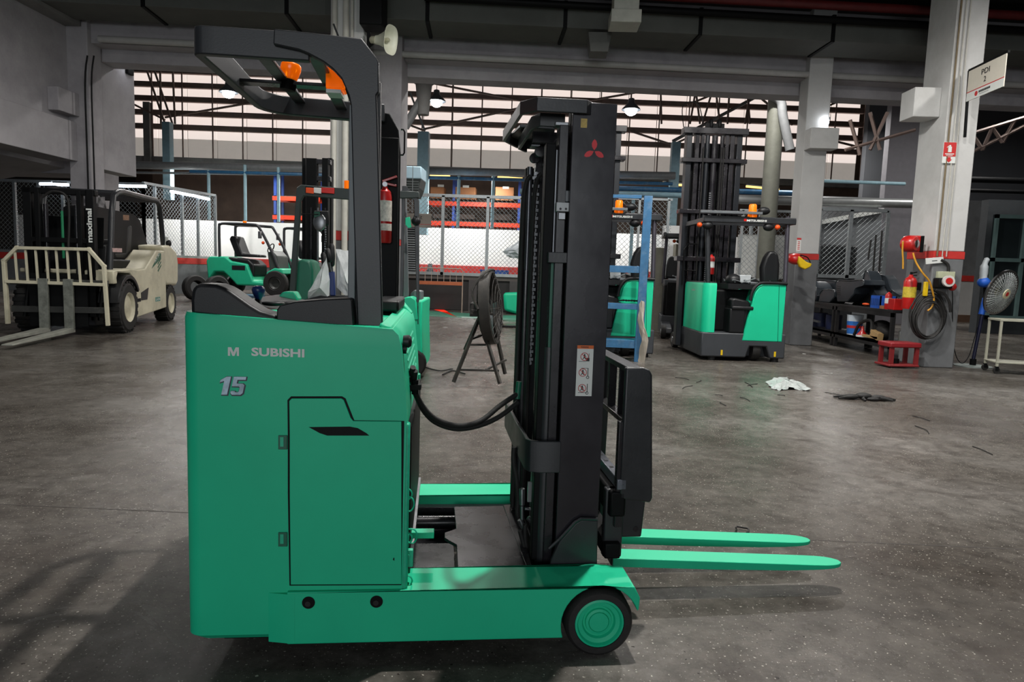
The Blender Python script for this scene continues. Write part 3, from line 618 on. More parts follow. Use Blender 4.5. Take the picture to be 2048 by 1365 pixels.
# foot gusset
gp=Y2(((1097,1148),(1101,1120),(1118,1082),(1150,1046),(1162,1039),(1195,1040),(1193,1148)),.175)
b=MB(); b.prism(gp,'y',.166,.184); b.done('mast_foot_gusset',blk,T,bevel=.004)
b=MB(); b.tube([F.y(px,py,.168)[:1]+(.168,)+F.y(px,py,.168)[1:] for px,py in ((1098,1098),(1118,1080),(1150,1045),(1162,1038),(1195,1039))],.0055,6); b.done('weld_bead',blk,T)
b=MB(); b.box(-.06,.15,.16,.92,.17,.235); b.done('mast_carriage',blkd,T,bevel=.004)
# hoses between body and mast
for k,(off,yy) in enumerate(((0,0),(.022,.03))):
    pts=[(826,735),(822,760),(832,790),(850,825),(875,847),(915,858),(960,851),(1000,833),(1036,805)] if k==0 else [(830,742),(829,775),(842,808),(870,838),(915,852),(960,843),(1000,812),(1035,788)]
    y=[.25+.30*i/(len(pts)-1) for i in range(len(pts))]
    q=[(F.y(p[0],p[1],yy_)[0],yy_,F.y(p[0],p[1],yy_)[1]) for p,yy_ in zip(pts,y)]
    b=MB(); b.tube(smooth_path(q,5),.0105,10); b.done('hydraulic_hose',rub,T,smooth=60)
x,z=F.y(836,771,.27); b=MB(); b.box(x-.03,x+.012,.24,.29,z-.012,z+.006); b.cyl((x-.01,.26,z-.03),(x-.01,.26,z+.02),.012,10); b.done('hose_clamp',blkd,T)
x,z=F.y(1035,788,.55); b=MB(); b.cyl((x,.55,z-.02),(x+.005,.55,z+.05),.012,8); b.done('hose_sleeve',tealdark,T,smooth=60)
q=[(F.y(px,py,.45)[0],.45,F.y(px,py,.45)[1]) for px,py in ((1028,895),(1027,925),(1033,960),(1036,1000),(1035,1025),(1040,1050))]
b=MB(); b.tube(smooth_path(q,5),.010,10); b.done('hydraulic_hose',rub,T,smooth=60)
# fittings cluster at mast foot
for (a,c,r) in (((1044,978),(1044,1010),.011),((1044,1012),(1044,1040),.008),((1050,1018),(1082,1022),.007),((1056,1036),(1078,1056),.010),((1064,1034),(1082,1050),.009),((1040,1040),(1050,1062),.011)):
    A=F.y(*a,.38);B_=F.y(*c,.38); b=MB(); b.cyl((A[0],.38,A[1]),(B_[0],.38,B_[1]),r,8); b.done('hose_fitting',stl,T,smooth=50)
x,z=F.y(1070,1010,.36); MB().box(x-.012,x+.015,.36,.375,z-.016,z+.016).done('fitting_tag',mat('tag_grey','#b9bcc2',.4),T,bevel=.002)
x,z=F.y(1063,985,.42); MB().box(x-.015,x+.012,.42,.43,z-.04,z+.04).done('bracket_strip',mat('valve_grey','#9a9c9d',.4),T)
for (pp2) in (((1050,1050),(1052,1090),(1068,1130),(1075,1150)),((1072,1055),(1082,1080),(1085,1120),(1080,1148)),((1040,1062),(1050,1100),(1062,1148))):
    q=[(F.y(px,py,.36)[0],.36,F.y(px,py,.36)[1]) for px,py in pp2]; b=MB(); b.tube(smooth_path(q,5),.009,8); b.done('hydraulic_hose',rub,T,smooth=60)
# --- fork carriage, load backrest and forks
def post(x0,x1,y0,y1,z0,z1,nm='backrest_bar',m=blkg,bv=.003): return MB().box(x0,x1,y0,y1,z0,z1).done(nm,m,T,bevel=bv)
b=MB(); b.prism([(.235,.47),(.355,.455),(.362,.475),(.336,.935),(.325,.955),(.30,.962),(.235,.962)],'y',.235,.262); b.done('backrest_side_plate',blk,T,bevel=.008,seg=3)
b=MB(); b.prism([(.235,.47),(.33,.455),(.336,.935),(.30,.962),(.235,.962)],'y',.838,.862); b.done('backrest_side_plate',blk,T,bevel=.006)
post(.245,.30,.262,.838,.94,.962,'backrest_top_bar',blk)
for y in (.37,.53,.69): post(.250,.282,y,y+.012,.76,.942,'backrest_bar',blkg,.001)
post(.24,.285,.262,.838,.745,.765,'backrest_lower_bar')
post(.222,.25,.24,.86,.46,.75,'carriage_post') if False else None
for y in (.24,.83): post(.222,.25,y,y+.03,.36,.76,'carriage_post')
cb=MB().box(.225,.26,.235,.865,.505,.545).done('carriage_bar',mat('carriage_steel','#7d818b',.3,metal=.4,var=.2),T,bevel=.003)
for k in range(6): MB().box(.236,.250,.30+k*.09,.315+k*.09,.544,.5465).done('notch',ink,cb)
b=MB(); b.box(.20,.262,.235,.865,.40,.50); b.done('carriage_beam',blkd,T,bevel=.01)
b=MB(); b.box(.19,.25,.235,.865,.24,.30); b.done('carriage_beam',blkd,T,bevel=.006)
b=MB(); b.prism([(.19,.235),(.262,.235),(.262,.50),(.19,.5)],'y',.262,.30); b.done('carriage_cheek',blk,T,bevel=.006)
mbx=MB().prism([(.262,.30),(.345,.30),(.355,.455),(.262,.47)],'y',.29,.33).done('side_stop',blk,T,bevel=.008)
x=.32; MB().lathe([(.01,0),(.01,.004)],(x,.29,.335),(0,-1,0),12).done('pin',blkg,mbx)
for yc,tip in ((.455,1.262),(.69,1.258)):
    fk=MB().prism([(.262,.135),(.285,.135),(.30,.44),(.262,.46)],'y',yc-.048,yc+.048).done('fork_shank',blk,T,bevel=.006)
    b=MB(); zr,zt=.168,.122
    ns=8; rg=[]
    for i,(x,hw,t) in enumerate(((.27,.05,.036),(.7,.05,.034),(1.0,.05,.028),(1.12,.05,.022),(1.18,.048,.018),(1.215,.042,.016),(1.24,.032,.015),(1.257,.018,.014),(1.262,.006,.012))):
        x=x*tip/1.262; zz=zr+(zt-zr)*(x-.27)/(1.0); rg.append([(x,yc-hw,zz-t),(x,yc-hw,zz),(x,yc+hw,zz),(x,yc+hw,zz-t)])
    b.loft(rg); b.done('fork',teal if True else None,T,bevel=.002,label=None)
b=MB(); b.prism([(.15,.50),(.21,.40),(.19,.24),(.14,.24)],'y',.70,.72); b.done('carriage_gusset',teal,T)
# --- lettering, emblem, decals
U=(1,0,0);Zu=(0,0,1)
a=F.y(456,712,-.001);c=F.y(478,697,-.001); mw=c[0]-a[0]; mh=.0265; mx0,mz0=a
MB().prism([(mx0+u_*mw,mz0+v_*mh) for u_,v_ in ((0,0),(.2,0),(.2,.62),(.4,0),(.6,0),(.8,.62),(.8,0),(1,0),(1,1),(.7,1),(.5,.42),(.3,1),(0,1))],'y',-.0015,.0).done('lettering',white,T)
a=F.y(503,713,-.001);c=F.y(609,698,-.001); text('SUBISHI','lettering',T,white,(a[0],-.001,a[1]+.001),(1,0,-.012),Zu,c[0]-a[0],.0265,bold=.035)
a=F.y(434,790,-.001);c=F.y(494,754,-.001)
G1=[(.16,0),(.40,0),(.40,1),(.22,1),(.0,.80),(.0,.66),(.16,.74)]
G5=[(.50,.22),(.66,.22),(.70,.16),(.80,.16),(.82,.22),(.82,.42),(.78,.46),(.50,.46),(.50,1),(1.0,1),(1.0,.82),(.68,.82),(.68,.63),(.92,.63),(1.0,.54),(1.0,.10),(.92,0),(.58,0),(.50,.10)]
def digit(P_,g,y,m,dx=0,dz=0):
    Wd=c[0]-a[0]-.014; Hd=c[1]-a[1]
    q=[(a[0]+dx+u_*Wd+v_*Hd*.22,a[1]+dz+v_*Hd) for u_,v_ in P_]
    if g: q=grow(q,g if area(q)>0 else -g)
    MB().prism(q,'y',y,y+.0012).done('number',m,T)
nv=mat('dark_navy_print','#1d2438',.4); sv=mat('silver_print','#9fb3c0',.3,metal=.3,var=.35,scale=30)
for g_ in (G1,G5): digit(g_,.0022,-.0012,nv,.0015,-.0015); digit(g_,-.0008,-.0020,sv)
em=mat('emblem_red','#d81f2c',.4,var=.05)
ex_,ez_=F.y(1188.5,302,.184); s=.0225
for a_ in (90,210,330):
    t=math.radians(a_); d=V((math.cos(t),math.sin(t))); n=V((-d.y,d.x)); c0=V((ex_,ez_))
    pts=[c0+d*.002,c0+d*(s*.6)+n*(s*.36),c0+d*(s*1.05)+n*(s*.42),c0+d*(s*1.5)+n*(s*.26),c0+d*(s*1.72),c0+d*(s*1.5)-n*(s*.26),c0+d*(s*1.05)-n*(s*.42),c0+d*(s*.6)-n*(s*.36)]
    MB().prism([tuple(p) for p in pts],'y',.1842,.1855).done('emblem_diamond',em,T)
# warning decal
x0,zt=F.y(1155,691,.184);x1,zb_=F.y(1183,793,.184); x0-=.0; 
dc=MB().box(x0,x1,.1843,.1855,zb_,zt-.012).done('warning_decal',white,T); MB().box(x0,x1,.1843,.1855,zt-.012,zt).done('decal_header',decalo,dc)
text('WARNING','print',dc,ink,(x0+.012,.1841,zt-.009),U,Zu,.028,.006,bold=.02)
hgt=(zt-.012-zb_)/3; cxm=(x0+x1)/2
for i in range(3):
    cz=zt-.012-hgt*(i+.5); b=MB(); yy=.1838; cx0=cxm-.002+(-.004 if i else 0); r=.0135
    ringp=[(cx0+r*math.cos(2*PI*k/24),yy,cz+r*math.sin(2*PI*k/24)) for k in range(24)]
    b.tube(ringp,.0011,4,closed=True); b.bar((cx0-r*.7,yy,cz+r*.7),(cx0+r*.7,yy,cz-r*.7),.001,.0022); b.done('prohibition_ring',redi,dc)
    b=MB(); b.ball((cx0,yy+.0003,cz+.007),.0028,1,.2,1,8); b.bar((cx0,yy+.0003,cz+.005),(cx0-.001,yy+.0003,cz-.003),.0004,.005); b.bar((cx0-.001,yy+.0003,cz-.002),(cx0-.006,yy+.0003,cz-.009),.0004,.0025); b.bar((cx0-.001,yy+.0003,cz-.002),(cx0+.005,yy+.0003,cz-.009),.0004,.0025); b.bar((cx0,yy+.0003,cz+.003),(cx0+.006,yy+.0003,cz),.0004,.002)
    if i==0: b.box(cx0+.006,cx0+.018,yy,yy+.0005,cz-.016,cz-.004); b.box(cx0+.015,cx0+.0165,yy,yy+.0005,cz-.004,cz+.012); b.box(cx0-.02,cx0+.006,yy,yy+.0005,cz-.0175,cz-.016)
    else:
        b.box(cx0+.017,cx0+.0195,yy,yy+.0005,cz-.014,cz+.016); b.tube([(cx0+.018+.0045*math.cos(2*PI*k/12),yy,cz-.017+.0045*math.sin(2*PI*k/12)) for k in range(12)],.001,4,closed=True)
        b.box(cx0-.006 if i==1 else cx0-.014,cx0+.017,yy,yy+.0005,(cz+.0145 if i==1 else cz-.0165),(cz+.016 if i==1 else cz-.015))
    b.done('pictogram',ink,dc)
# extinguisher on the far guard post
q=F; x,z=F.y(769,487,.93); wl_=V((x,.93,z)); wp=F.o+F.ex*x+F.ey*.93+V((0,0,z))
ex=thing('fire_extinguisher','small red fire extinguisher behind the guard post of the nearest truck','fire extinguisher',tuple(wp),TA)
b=MB(); b.lathe([(.001,0),(.026,.001),(.030,.008),(.030,.20),(.026,.225),(.013,.238),(.011,.25),(.001,.25)],(0,0,0),(0,0,1),22); b.done('cylinder_body',redp,ex,smooth=35)
b=MB(); b.lathe([(.0304,.055),(.0304,.085)],(0,0,0),(0,0,1),22); b.lathe([(.0304,.095),(.0304,.185)],(0,0,0),(0,0,1),22); b.done('paper_label',mat('label_print','#d5cfc4',.5,var=.35,scale=60),ex,smooth=60)
b=MB(); b.cyl((0,0,.245),(0,0,.262),.012,12); b.lathe([(.001,0),(.011,0),(.011,.008),(.001,.008)],(0,-.012,.255),(0,-1,0),12); b.done('gauge_valve',stl,ex)
b=MB(); b.bar((-.012,0,.268),(.05,0,.292),.016,.009); b.bar((-.012,0,.262),(.048,0,.252),.016,.009); b.done('squeeze_handle',redp,ex,bevel=.001)
# ================================================================== FAR REACH TRUCKS (rear three-quarter view)
bo=V((2.62,10.62,0)); br=V((3.93,10.67,0)); rd=(br-bo).normalized(); angB=math.atan2(-rd.x,rd.y)+0  # local +x = forward, y to image left
# forward = rd rotated +90deg
fwd=V((-rd.y,rd.x,0)); angB=math.atan2(fwd.y,fwd.x)
cen=(bo+br)/2; G=Fr(tuple(cen),angB)
def rear_truck(label):
    t=thing('reach_truck',label,'reach truck',tuple(cen),angB,None); W2=(br-bo).length/2
    dg=mat('dark_grey_chassis','#35383c',.5,var=.1)
    # chassis with wheel notch (rear face traced at x=0); y is to the image left
    def xs(pts): return [G.x(px,py,0) for px,py in pts]
    b=MB(); b.prism([(W2,.06),(-.02,.06)][::1]+[(W2*.0+.10-.02,.06)][:0]+[(-.12,.06)][:0]+[(-.05,.06),(-.10,.24),(-.36,.24),(-.42,.06),(-W2,.06),(-W2,.44),(W2,.44)],'x',0,.22)
    b.done('chassis',dg,t,bevel=.02)
    b=MB(); b.box(.2,1.25,-W2,W2,.06,.44); b.done('chassis_side',dg,t,bevel=.02)
    MB().lathe([(.03,-.06),(.17,-.06),(.18,-.04),(.18,.04),(.17,.06),(.03,.06)],(.2,-.23,.18),(0,1,0),20).done('drive_wheel',rub,t,smooth=40)
    for y in (W2-.2,-W2+.12): MB().cyl((.1,y,0),(.1,y,.07),.06,12).done('caster_wheel',rub,t)
    for y in (.33,-.5): MB().box(-.006,.0,y-.015,y+.015,.09,.17).done('yellow_tag',yel,t)
    # left (image left) green body with big rounded rear corner
    r=.13
    def lb(z,i=0.): return [(x,y,z) for x,y in [(0+i,W2-.19),(.30,W2-.19),(1.15,W2-.25),(1.15,W2-i)]+arc(r,W2-r,r-i,90,180,8)]
    b=MB(); rg=[lb(.44),lb(1.16),lb(1.20,.015)]
    b.loft(rg); b.done('body_side',teal,t,smooth=40)
    text('SUBISHI','lettering',t,white,(.72,W2+.001,1.06),(-1,0,0),(0,0,1),.2,.028,bold=.02)
    b=MB(); b.box(.1,1.12,W2-.22,W2-.02,1.19,1.22); b.done('side_cap',plast,t,bevel=.02)
    # right body : sloped panel
    pr=[(-W2,.44),(-W2,1.19),(-.36,1.19),(-.27,1.15),(-.20,1.06),(-.17,.95),(.03,.46),(.03,.44)]
    pr=xs(((1564,685),(1573,571),(1528,570),(1518,575),(1510,586),(1506,600),(1483,682)))
    b=MB(); b.prism(pr,'x',-.006,.85); b.done('body_corner',teal,t,bevel=.015)
    b=MB(); s0=G.x(1558,572,0);s1=G.x(1555,684,0); b.bar((-.008,s0[0],s0[1]),(-.008,s1[0],s1[1]),.004,.006); b.done('panel_seam',blkd,t)
    # rim around the corner panel and compartment
    b=MB(); pts=[(-.01,)+G.x(px,py,0) for px,py in ((1500,602),(1504,585),(1514,571),(1528,566),(1574,568))]; b.tube(smooth_path(pts,4),.025,8); b.done('arm_rim',plast,t,smooth=60)
    b=MB(); b.box(.3,1.1,-W2+.04,W2-.24,.44,1.1); b.done('compartment',blkd,t,bevel=.03)
    b=MB(); pts=xs(((1462,682),(1464,600),(1470,596),(1500,603),(1503,610),(1484,682))); b.prism(pts,'x',.02,.3); b.done('leg_guard',plast,t,bevel=.03)
    b=MB(); b.box(-.0,.3,-.0,.24,.44,.82); b.box(-.02,.28,-.12,.22,.80,.86); b.done('step_cover',plast,t,bevel=.02)
    b=MB(); b.box(.1,.7,-W2+.06,.26,1.12,1.2); b.ball((.45,-.15,1.22),.13,1,1.6,.8); b.ball((.3,.12,1.25),.12,1,1.1,.9); b.done('console',plast,t,smooth=50)
    b=MB(); b.lathe([(.10,0),(.10,.07),(.075,.09),(.07,.10)],(.32,-.33,.98),(0,.2,1),14); b.done('armrest_bellows',rub,t,smooth=40)
    MB().box(.2,.32,-.12,.05,1.22,1.34).done('grey_box',mat('pale_box','#a9aeb0',.5),t,bevel=.01)
    MB().box(.15,.7,-.50,-.10,1.19,1.23).done('tool_tray',stl,t,bevel=.003)
    b=MB()
    for k in range(26): 
        b.bar((random.uniform(.1,.7),random.uniform(-.45,.2),random.uniform(1.2,1.27)),(random.uniform(.1,.7),random.uniform(-.45,.2),random.uniform(1.2,1.3)),.015,.012)
    b.done('wiring',galv,t,kind='stuff')
    # seat
    sp=[(-.42,1.20),(-.46,1.45),(-.50,1.75),(-.47,1.86),(-.40,1.87),(-.30,1.80),(-.22,1.60),(-.2,1.40),(-.22,1.2)]
    sp=[G.x(px,py,.25) for px,py in ((1522,566),(1521,535),(1528,515),(1536,503),(1546,502),(1554,508),(1557,530),(1555,566))]
    b=MB(); b.prism(sp,'x',.18,.34); b.done('seat_backrest',plast,t,bevel=.04,seg=3)
    # guard: rear posts, top frame
    pt=[G.x(px,py,.05) for px,py in ((1574,570),(1580,434))]
    b=MB(); b.tube([(.05,pt[0][0]+.03,pt[0][1]-.1),(.05,pt[1][0]+.03,pt[1][1])],.035,10); b.done('guard_post',mat('guard_tube','#4b4850',.3,metal=.4,var=.15),t,smooth=60)
    pt2=G.x(1406,447,.05); b=MB(); b.tube([(.12,W2-.08,1.2),(.12,W2-.02,pt2[1])],.04,10); b.done('guard_post',blk,t,smooth=60)
    z0=G.x(1490,440,.0)[1]; zb_=G.x(1490,428,0)[1]
    b=MB(); b.box(-.02,.06,-W2-.02,W2+.08,z0-.05,z0+.05); b.done('guard_rear_bar',blk,t,bevel=.012)
    for y in (-W2+.0,W2+.02): MB().box(.0,1.15,y-.03,y+.03,z0-.05,z0+.03).done('guard_side_bar',blk,t,bevel=.01)
    for k in range(5): MB().box(.15+k*.19,.19+k*.19,-W2,W2,z0-.02,z0+.02).done('guard_slat',blk,t)
    b=MB(); zq=G.x(1430,424,-.05)[1]; b.box(-.08,-.04,-.13,W2+.15,zq-.02,zq+.02); b.done('guard_rack_bar',mat('rack_bar','#5c6063',.4),t,bevel=.004)
    text('MITSUBISHI','lettering',t,white,(-.022,G.x(1493,437,0)[0],z0-.025),(0,-1,0),(0,0,1),.30,.032,bold=.02)
    b=MB(); yy=G.x(1490,434,0)[0]; b.box(-.023,-.021,yy-.02,yy+.02,z0-.02,z0+.015); b.done('emblem',redl,t)
    # beacon, camera ball, side lights
    y_,z_=G.x(1506,425,.0)
    bb=MB().cyl((.02,y_,z0+.04),(.02,y_,z0+.09),.07,14).done('beacon_base',amber,t,smooth=50); MB().lathe([(.06,0),(.058,.13),(.045,.15),(.001,.155)],(.02,y_,z0+.09),(0,0,1),16).done('beacon_lens',amber,bb,smooth=50)
    y_,z_=G.x(1529,422,.0); MB().ball((.02,y_,z_),.06,1,1.6,1).done('camera_ball',plast,t,smooth=60)
    for px,py in ((1399,450),(1555,455)):
        y_,z_=G.x(px,py,-.02); l_=MB().ball((-.02,y_-.0,z_),.04,1.1,1,1).done('turn_lamp',mat('orange_lens','#e2501c',.25,var=.05),t,smooth=60)
        MB().ball((.03,y_+(.12 if px>1500 else -.14),z_),.06,1,1.4,1).done('work_lamp',plast,t,smooth=60)
    # mast behind: triple channels and cylinders, tall
    mz=G.x(1440,262,1.3)[1]; 
    yl=G.x(1376,300,1.3)[0]; yr=G.x(1476,300,1.3)[0]
    for y in (yl,yr): MB().box(1.22,1.40,y-.045,y+.045,.1,mz).done('mast_channel',mat('mast_blue_black','#1c1f24',.35,metal=.2,var=.15),t,bevel=.006)
    for y in (yl-.13,yr+.13): MB().box(1.20,1.34,y-.035,y+.035,.15,mz-.03).done('mast_channel',blkg,t,bevel=.006)
    for y in (yl-.22,yr+.22): MB().box(1.19,1.30,y-.03,y+.03,.2,mz-.06).done('mast_channel',blkg,t,bevel=.006)
    for y,rr,m_ in ((yl-.30,.04,mat('mast_blue_black','#2d3138',.35)),((yl+yr)/2,.05,blkg),(yr+.30,.035,blkg),((yl+yr)/2+.12,.02,stl)): MB().cyl((1.22,y,.2),(1.22,y,mz-.1),rr,12).done('lift_cylinder',m_,t,smooth=60)
    MB().box(1.36,1.40,yr+.06,yl-.06,.4,mz-.2).done('mast_back_plate',blkd,t)
    for (dz,hh) in ((-.08,.10),(-.55,.07),(-1.4,.07),(-2.2,.08)): MB().box(1.15,1.36,yr-.12,yl+.12,mz+dz,mz+dz+hh).done('mast_cross_member',blkg,t,bevel=.006)
    b=MB()
    for y in ((yl+yr)/2+.08,(yl+yr)/2-.06): b.ball((1.25,y,mz+.08),.09,.8,.5,1.2)
    b.box(1.2,1.3,(yl+yr)/2-.14,(yl+yr)/2+.16,mz,mz+.10); b.done('chain_wheel_block',blkd,t,smooth=50)
    b=MB(); b.tube(smooth_path([(1.2,yl+.12,mz+.02),(1.2,yl+.16,mz+.3),(1.2,yl+.1,mz+.42),(1.2,yl-.1,mz+.40),(1.2,yl-.2,mz+.1)],4),.008,5); b.done('hose_loop',blkd,t)
    b=MB(); 
    for k in range(52):
        z=.9+k*.035; b.box(1.16,1.175,(yl+yr)/2+.03,(yl+yr)/2+.06,z,z+.02)
    b.done('lift_chain',stl,t,kind='stuff')
    b=MB()
    for y in ((yl+yr)/2-.1,(yl+yr)/2-.14,(yl+yr)/2+.2): b.tube([(1.15,y,.9),(1.15,y,mz-.3)],.012,5)
    b.done('mast_hoses',rub,t,kind='stuff')
    # wire rack at left of mast
    y0=G.x(1366,520,1.2)[0]; y1=G.x(1392,520,1.2)[0]
    zt=G.x(1370,488,1.2)[1]; zb2=G.x(1370,570,1.2)[1]
    b=MB(); b.tube([(1.15,y0,zb2),(1.15,y0,zt-.1),(1.15,y0-.06,zt),(1.15,y1,zt)],.014,6); b.tube([(1.15,y0,zt-.45),(1.15,y1,zt-.45)],.012,6); b.done('wire_guard',blkd,t)
    # straddle legs with wheels, going forward
    for y in (W2-.10,-W2+.10):
        b=MB(); b.prism([(1.0,.06),(1.0,.34),(1.75,.26),(1.92,.22),(1.96,.12),(1.6,.06)],'y',y-.1,y+.1); b.done('straddle_leg',dg,t,bevel=.02)
        MB().lathe([(.02,-.05),(.13,-.05),(.14,-.035),(.14,.035),(.13,.05),(.02,.05)],(1.82,y+(.06 if y>0 else -.06),.14),(0,1,0),20).done('load_wheel',rub,t,smooth=40)
        MB().lathe([(.06,0),(.05,.01),(.001,.012)],(1.82,y+(.11 if y>0 else -.11),.14),(0,1 if y>0 else -1,0),14).done('wheel_hub',stl,t)
    MB().box(.9,1.2,-W2+.1,W2-.1,.3,1.15).done('battery_box',blkd,t,bevel=.01)
    return t
B1=rear_truck('teal and black sit-on reach truck with tall mast, standing alone left of the middle column')
y_,z_=G.x(1420,570,.9); wpos=G.o+G.ex*.95+G.ey*G.x(1421,570,.95)[0]
B2=dup(B1,tuple(V((cen.x-2.03,cen.y-.0,0))),label='teal and black reach truck half hidden behind the blue ladder')
B3=dup(B1,(3.55,15.8,0),math.atan2(-.99,-.139),label='black reach truck standing in the gap behind the two teal reach trucks on the right')
for o in list(B3.children):
    if o.name.split('.')[0] in ('mast_channel','lift_cylinder','mast_cross_member','chain_wheel_block','hose_loop','lift_chain','mast_hoses','wire_guard','mast_back_plate','lettering','emblem'): bpy.data.objects.remove(o); continue
    if o.name.split('.')[0] in('body_side','body_corner'): o.data=o.data.copy(); o.data.materials[0]=mat('dark_grey_chassis','#35383c',.5,var=.1)
def small_ext(label,pos,h,r,lab=True,cm=None):
    t=thing('fire_extinguisher',label,'fire extinguisher',tuple(pos))
    b=MB(); b.lathe([(.001,0),(r*.9,0),(r,.04*h),(r,.72*h),(r*.8,.80*h),(r*.35,.85*h),(r*.3,.9*h),(.001,.9*h)],(0,0,0),(0,0,1),18); b.done('cylinder_body',redp,t,smooth=35)
    if lab: MB().lathe([(r*1.02,.3*h),(r*1.02,.58*h)],(0,0,0),(0,0,1),18).done('paper_label',cm or white,t,smooth=60)
    b=MB(); b.bar((-.01,0,.93*h),(r*.9,0,.97*h),.02,.015); b.bar((-.01,0,.89*h),(r*.9,0,.88*h),.02,.012); b.cyl((0,0,.86*h),(0,0,.97*h),r*.2,8); b.done('squeeze_handle',blkd,t)
    return t
e=small_ext('red fire extinguisher inside the tall-masted truck left of the middle column',P(1421,549,11.35),.36,.055)
# ================================================================== WHITE COUNTERBALANCE FORKLIFT
f=V((.22,-.975,0)).normalized(); wa=math.atan2(f.y,f.x); r_=V((-f.y,f.x,0))
wc=V((-7.08,11.56,0))-r_*.70; K=Fr(tuple(wc),wa)
w1=thing('forklift','cream white forklift with black mast and barred load backrest at the far left','forklift',tuple(wc),wa)
def yz(pts,x): return [K.x(px,py,x) for px,py in pts]
# wheels
def wheel(t,x,y,r,wd,side,hubm=cream,name='wheel'):
    hw=wd/2
    wv=MB().lathe([(r*.56,-hw*.9),(r*.6,-hw),(r*.88,-hw),(r*.97,-hw*.8),(r,-hw*.5),(r,hw*.5),(r*.97,hw*.8),(r*.88,hw),(r*.6,hw),(r*.56,hw*.9)],(x,y,r),(0,1,0),32,caps=False).done(name,rub,t,smooth=35)
    MB().lathe([(r*.60,hw*.7),(r*.58,hw*1.02),(r*.5,hw*.85),(r*.42,hw*.35),(r*.25,hw*.35),(r*.22,hw*.7),(r*.12,hw*.75),(.001,hw*.75)],(x,y,r),(0,side,0),24).done('hub',hubm,wv,smooth=35)
    n=8; b=MB()
    for k in range(n):
        a=2*PI*k/n; b.cyl((x+math.cos(a)*r*.33,y+side*hw*.35,r+math.sin(a)*r*.33),(x+math.cos(a)*r*.33,y+side*(hw*.35+.02),r+math.sin(a)*r*.33),r*.035,6)
    b.done('wheel_nuts',blkd,wv,kind='stuff')
    b=MB()
    for k in range(22):
        a=2*PI*k/22; c=V((x+math.cos(a)*r*.985,y,r+math.sin(a)*r*.985)); M=Matrix.Translation(c)@Matrix.Rotation(-a,4,'Y'); b.box(-.012,.022,-hw*.92,hw*.92,-.032,.032,M)
    b.done('tyre_lugs',rub,wv,kind='stuff'); return wv
wheel(w1,0,.66,.44,.30,1); wheel(w1,0,-.66,.44,.30,-1)
wheel(w1,-2.68,.60,.37,.26,1); wheel(w1,-2.68,-.58,.37,.26,-1)
# chassis side body
b=MB(); b.prism([(-1.95,.30),(-.55,.22),(-.50,.45),(-.52,.70),(-.44,.92),(-.25,1.02),(.3,1.04),(.36,.95),(.34,.85),(.48,.85),(.5,1.07),(-.30,1.10),(-.6,1.08),(-.95,1.1),(-1.5,1.45),(-1.9,1.45),(-1.95,1.0)],'y',.30,.74)
b.done('body_side',cream,w1,bevel=.02)
b=MB(); b.prism([(-1.95,.30),(-.55,.22),(-.50,.45),(-.5,1.0),(.3,1.0),(.3,1.07),(-.95,1.07),(-1.5,1.40),(-1.95,1.4)],'y',-.74,.29); b.done('body_core',cream,w1,bevel=.02)
b=MB(); b.prism([(-1.9,.85),(-1.9,1.45),(-1.85,1.55),(-2.3,1.58),(-2.68,1.45),(-2.75,1.2),(-2.72,.80),(-2.6,.72),(-2.05,.75)],'y',-.72,.72); b.done('counterweight',cream,w1,bevel=.06,seg=3)
b=MB(); b.prism([(-2.72,.35),(-2.72,.75),(-2.62,.78),(-2.60,.35)],'y',-.5,.5); b.done('counterweight_foot',cream,w1,bevel=.03)
fa=[(x,z) for x,z in arc(0,.44,.56,150,10,12)]+[(x,z) for x,z in arc(0,.44,.49,10,150,12)]
b=MB(); b.prism(fa,'y',.50,.82); b.done('front_fender',plast,w1,bevel=.01)
b=MB(); b.prism([(-1.05,.74),(-.72,.66),(-.72,.52),(-.98,.52)],'y',.735,.748); b.done('step_opening',ink,w1)
b=MB(); b.box(-.7,-.5,.6,.745,.5,.56); b.done('step_plate',blkd,w1)
b=MB(); b.box(-1.35,-.1,-.4,.4,1.08,1.25); b.done('engine_hood',blkd,w1,bevel=.03)
b=MB(); b.prism([(-1.5,1.25),(-1.62,1.9),(-1.55,1.95),(-1.4,1.9),(-1.3,1.4),(-.85,1.38),(-.85,1.25)],'y',-.27,.27); b.done('seat',plast,w1,bevel=.05,seg=3)
b=MB(); b.prism([(-.1,1.05),(-.3,1.5),(-.15,1.6),(.05,1.5),(.15,1.05)],'y',-.5,.5); b.done('dashboard',plast,w1,bevel=.03)
b=MB(); b.tube([(-.42+.17*math.cos(a)*.5,.17*math.sin(a),1.62+.17*math.cos(a)*.4) for a in [2*PI*k/16 for k in range(16)]],.014,6,closed=True); b.done('steering_wheel',plast,w1)
for o in w1.children:
    if o.name.split('.')[0]!='wheel' and o.name.split('.')[0]!='front_fender':
        for v in o.data.vertices:
            if v.co.x<-.4: v.co.x=-.4+(v.co.x+.4)*1.23
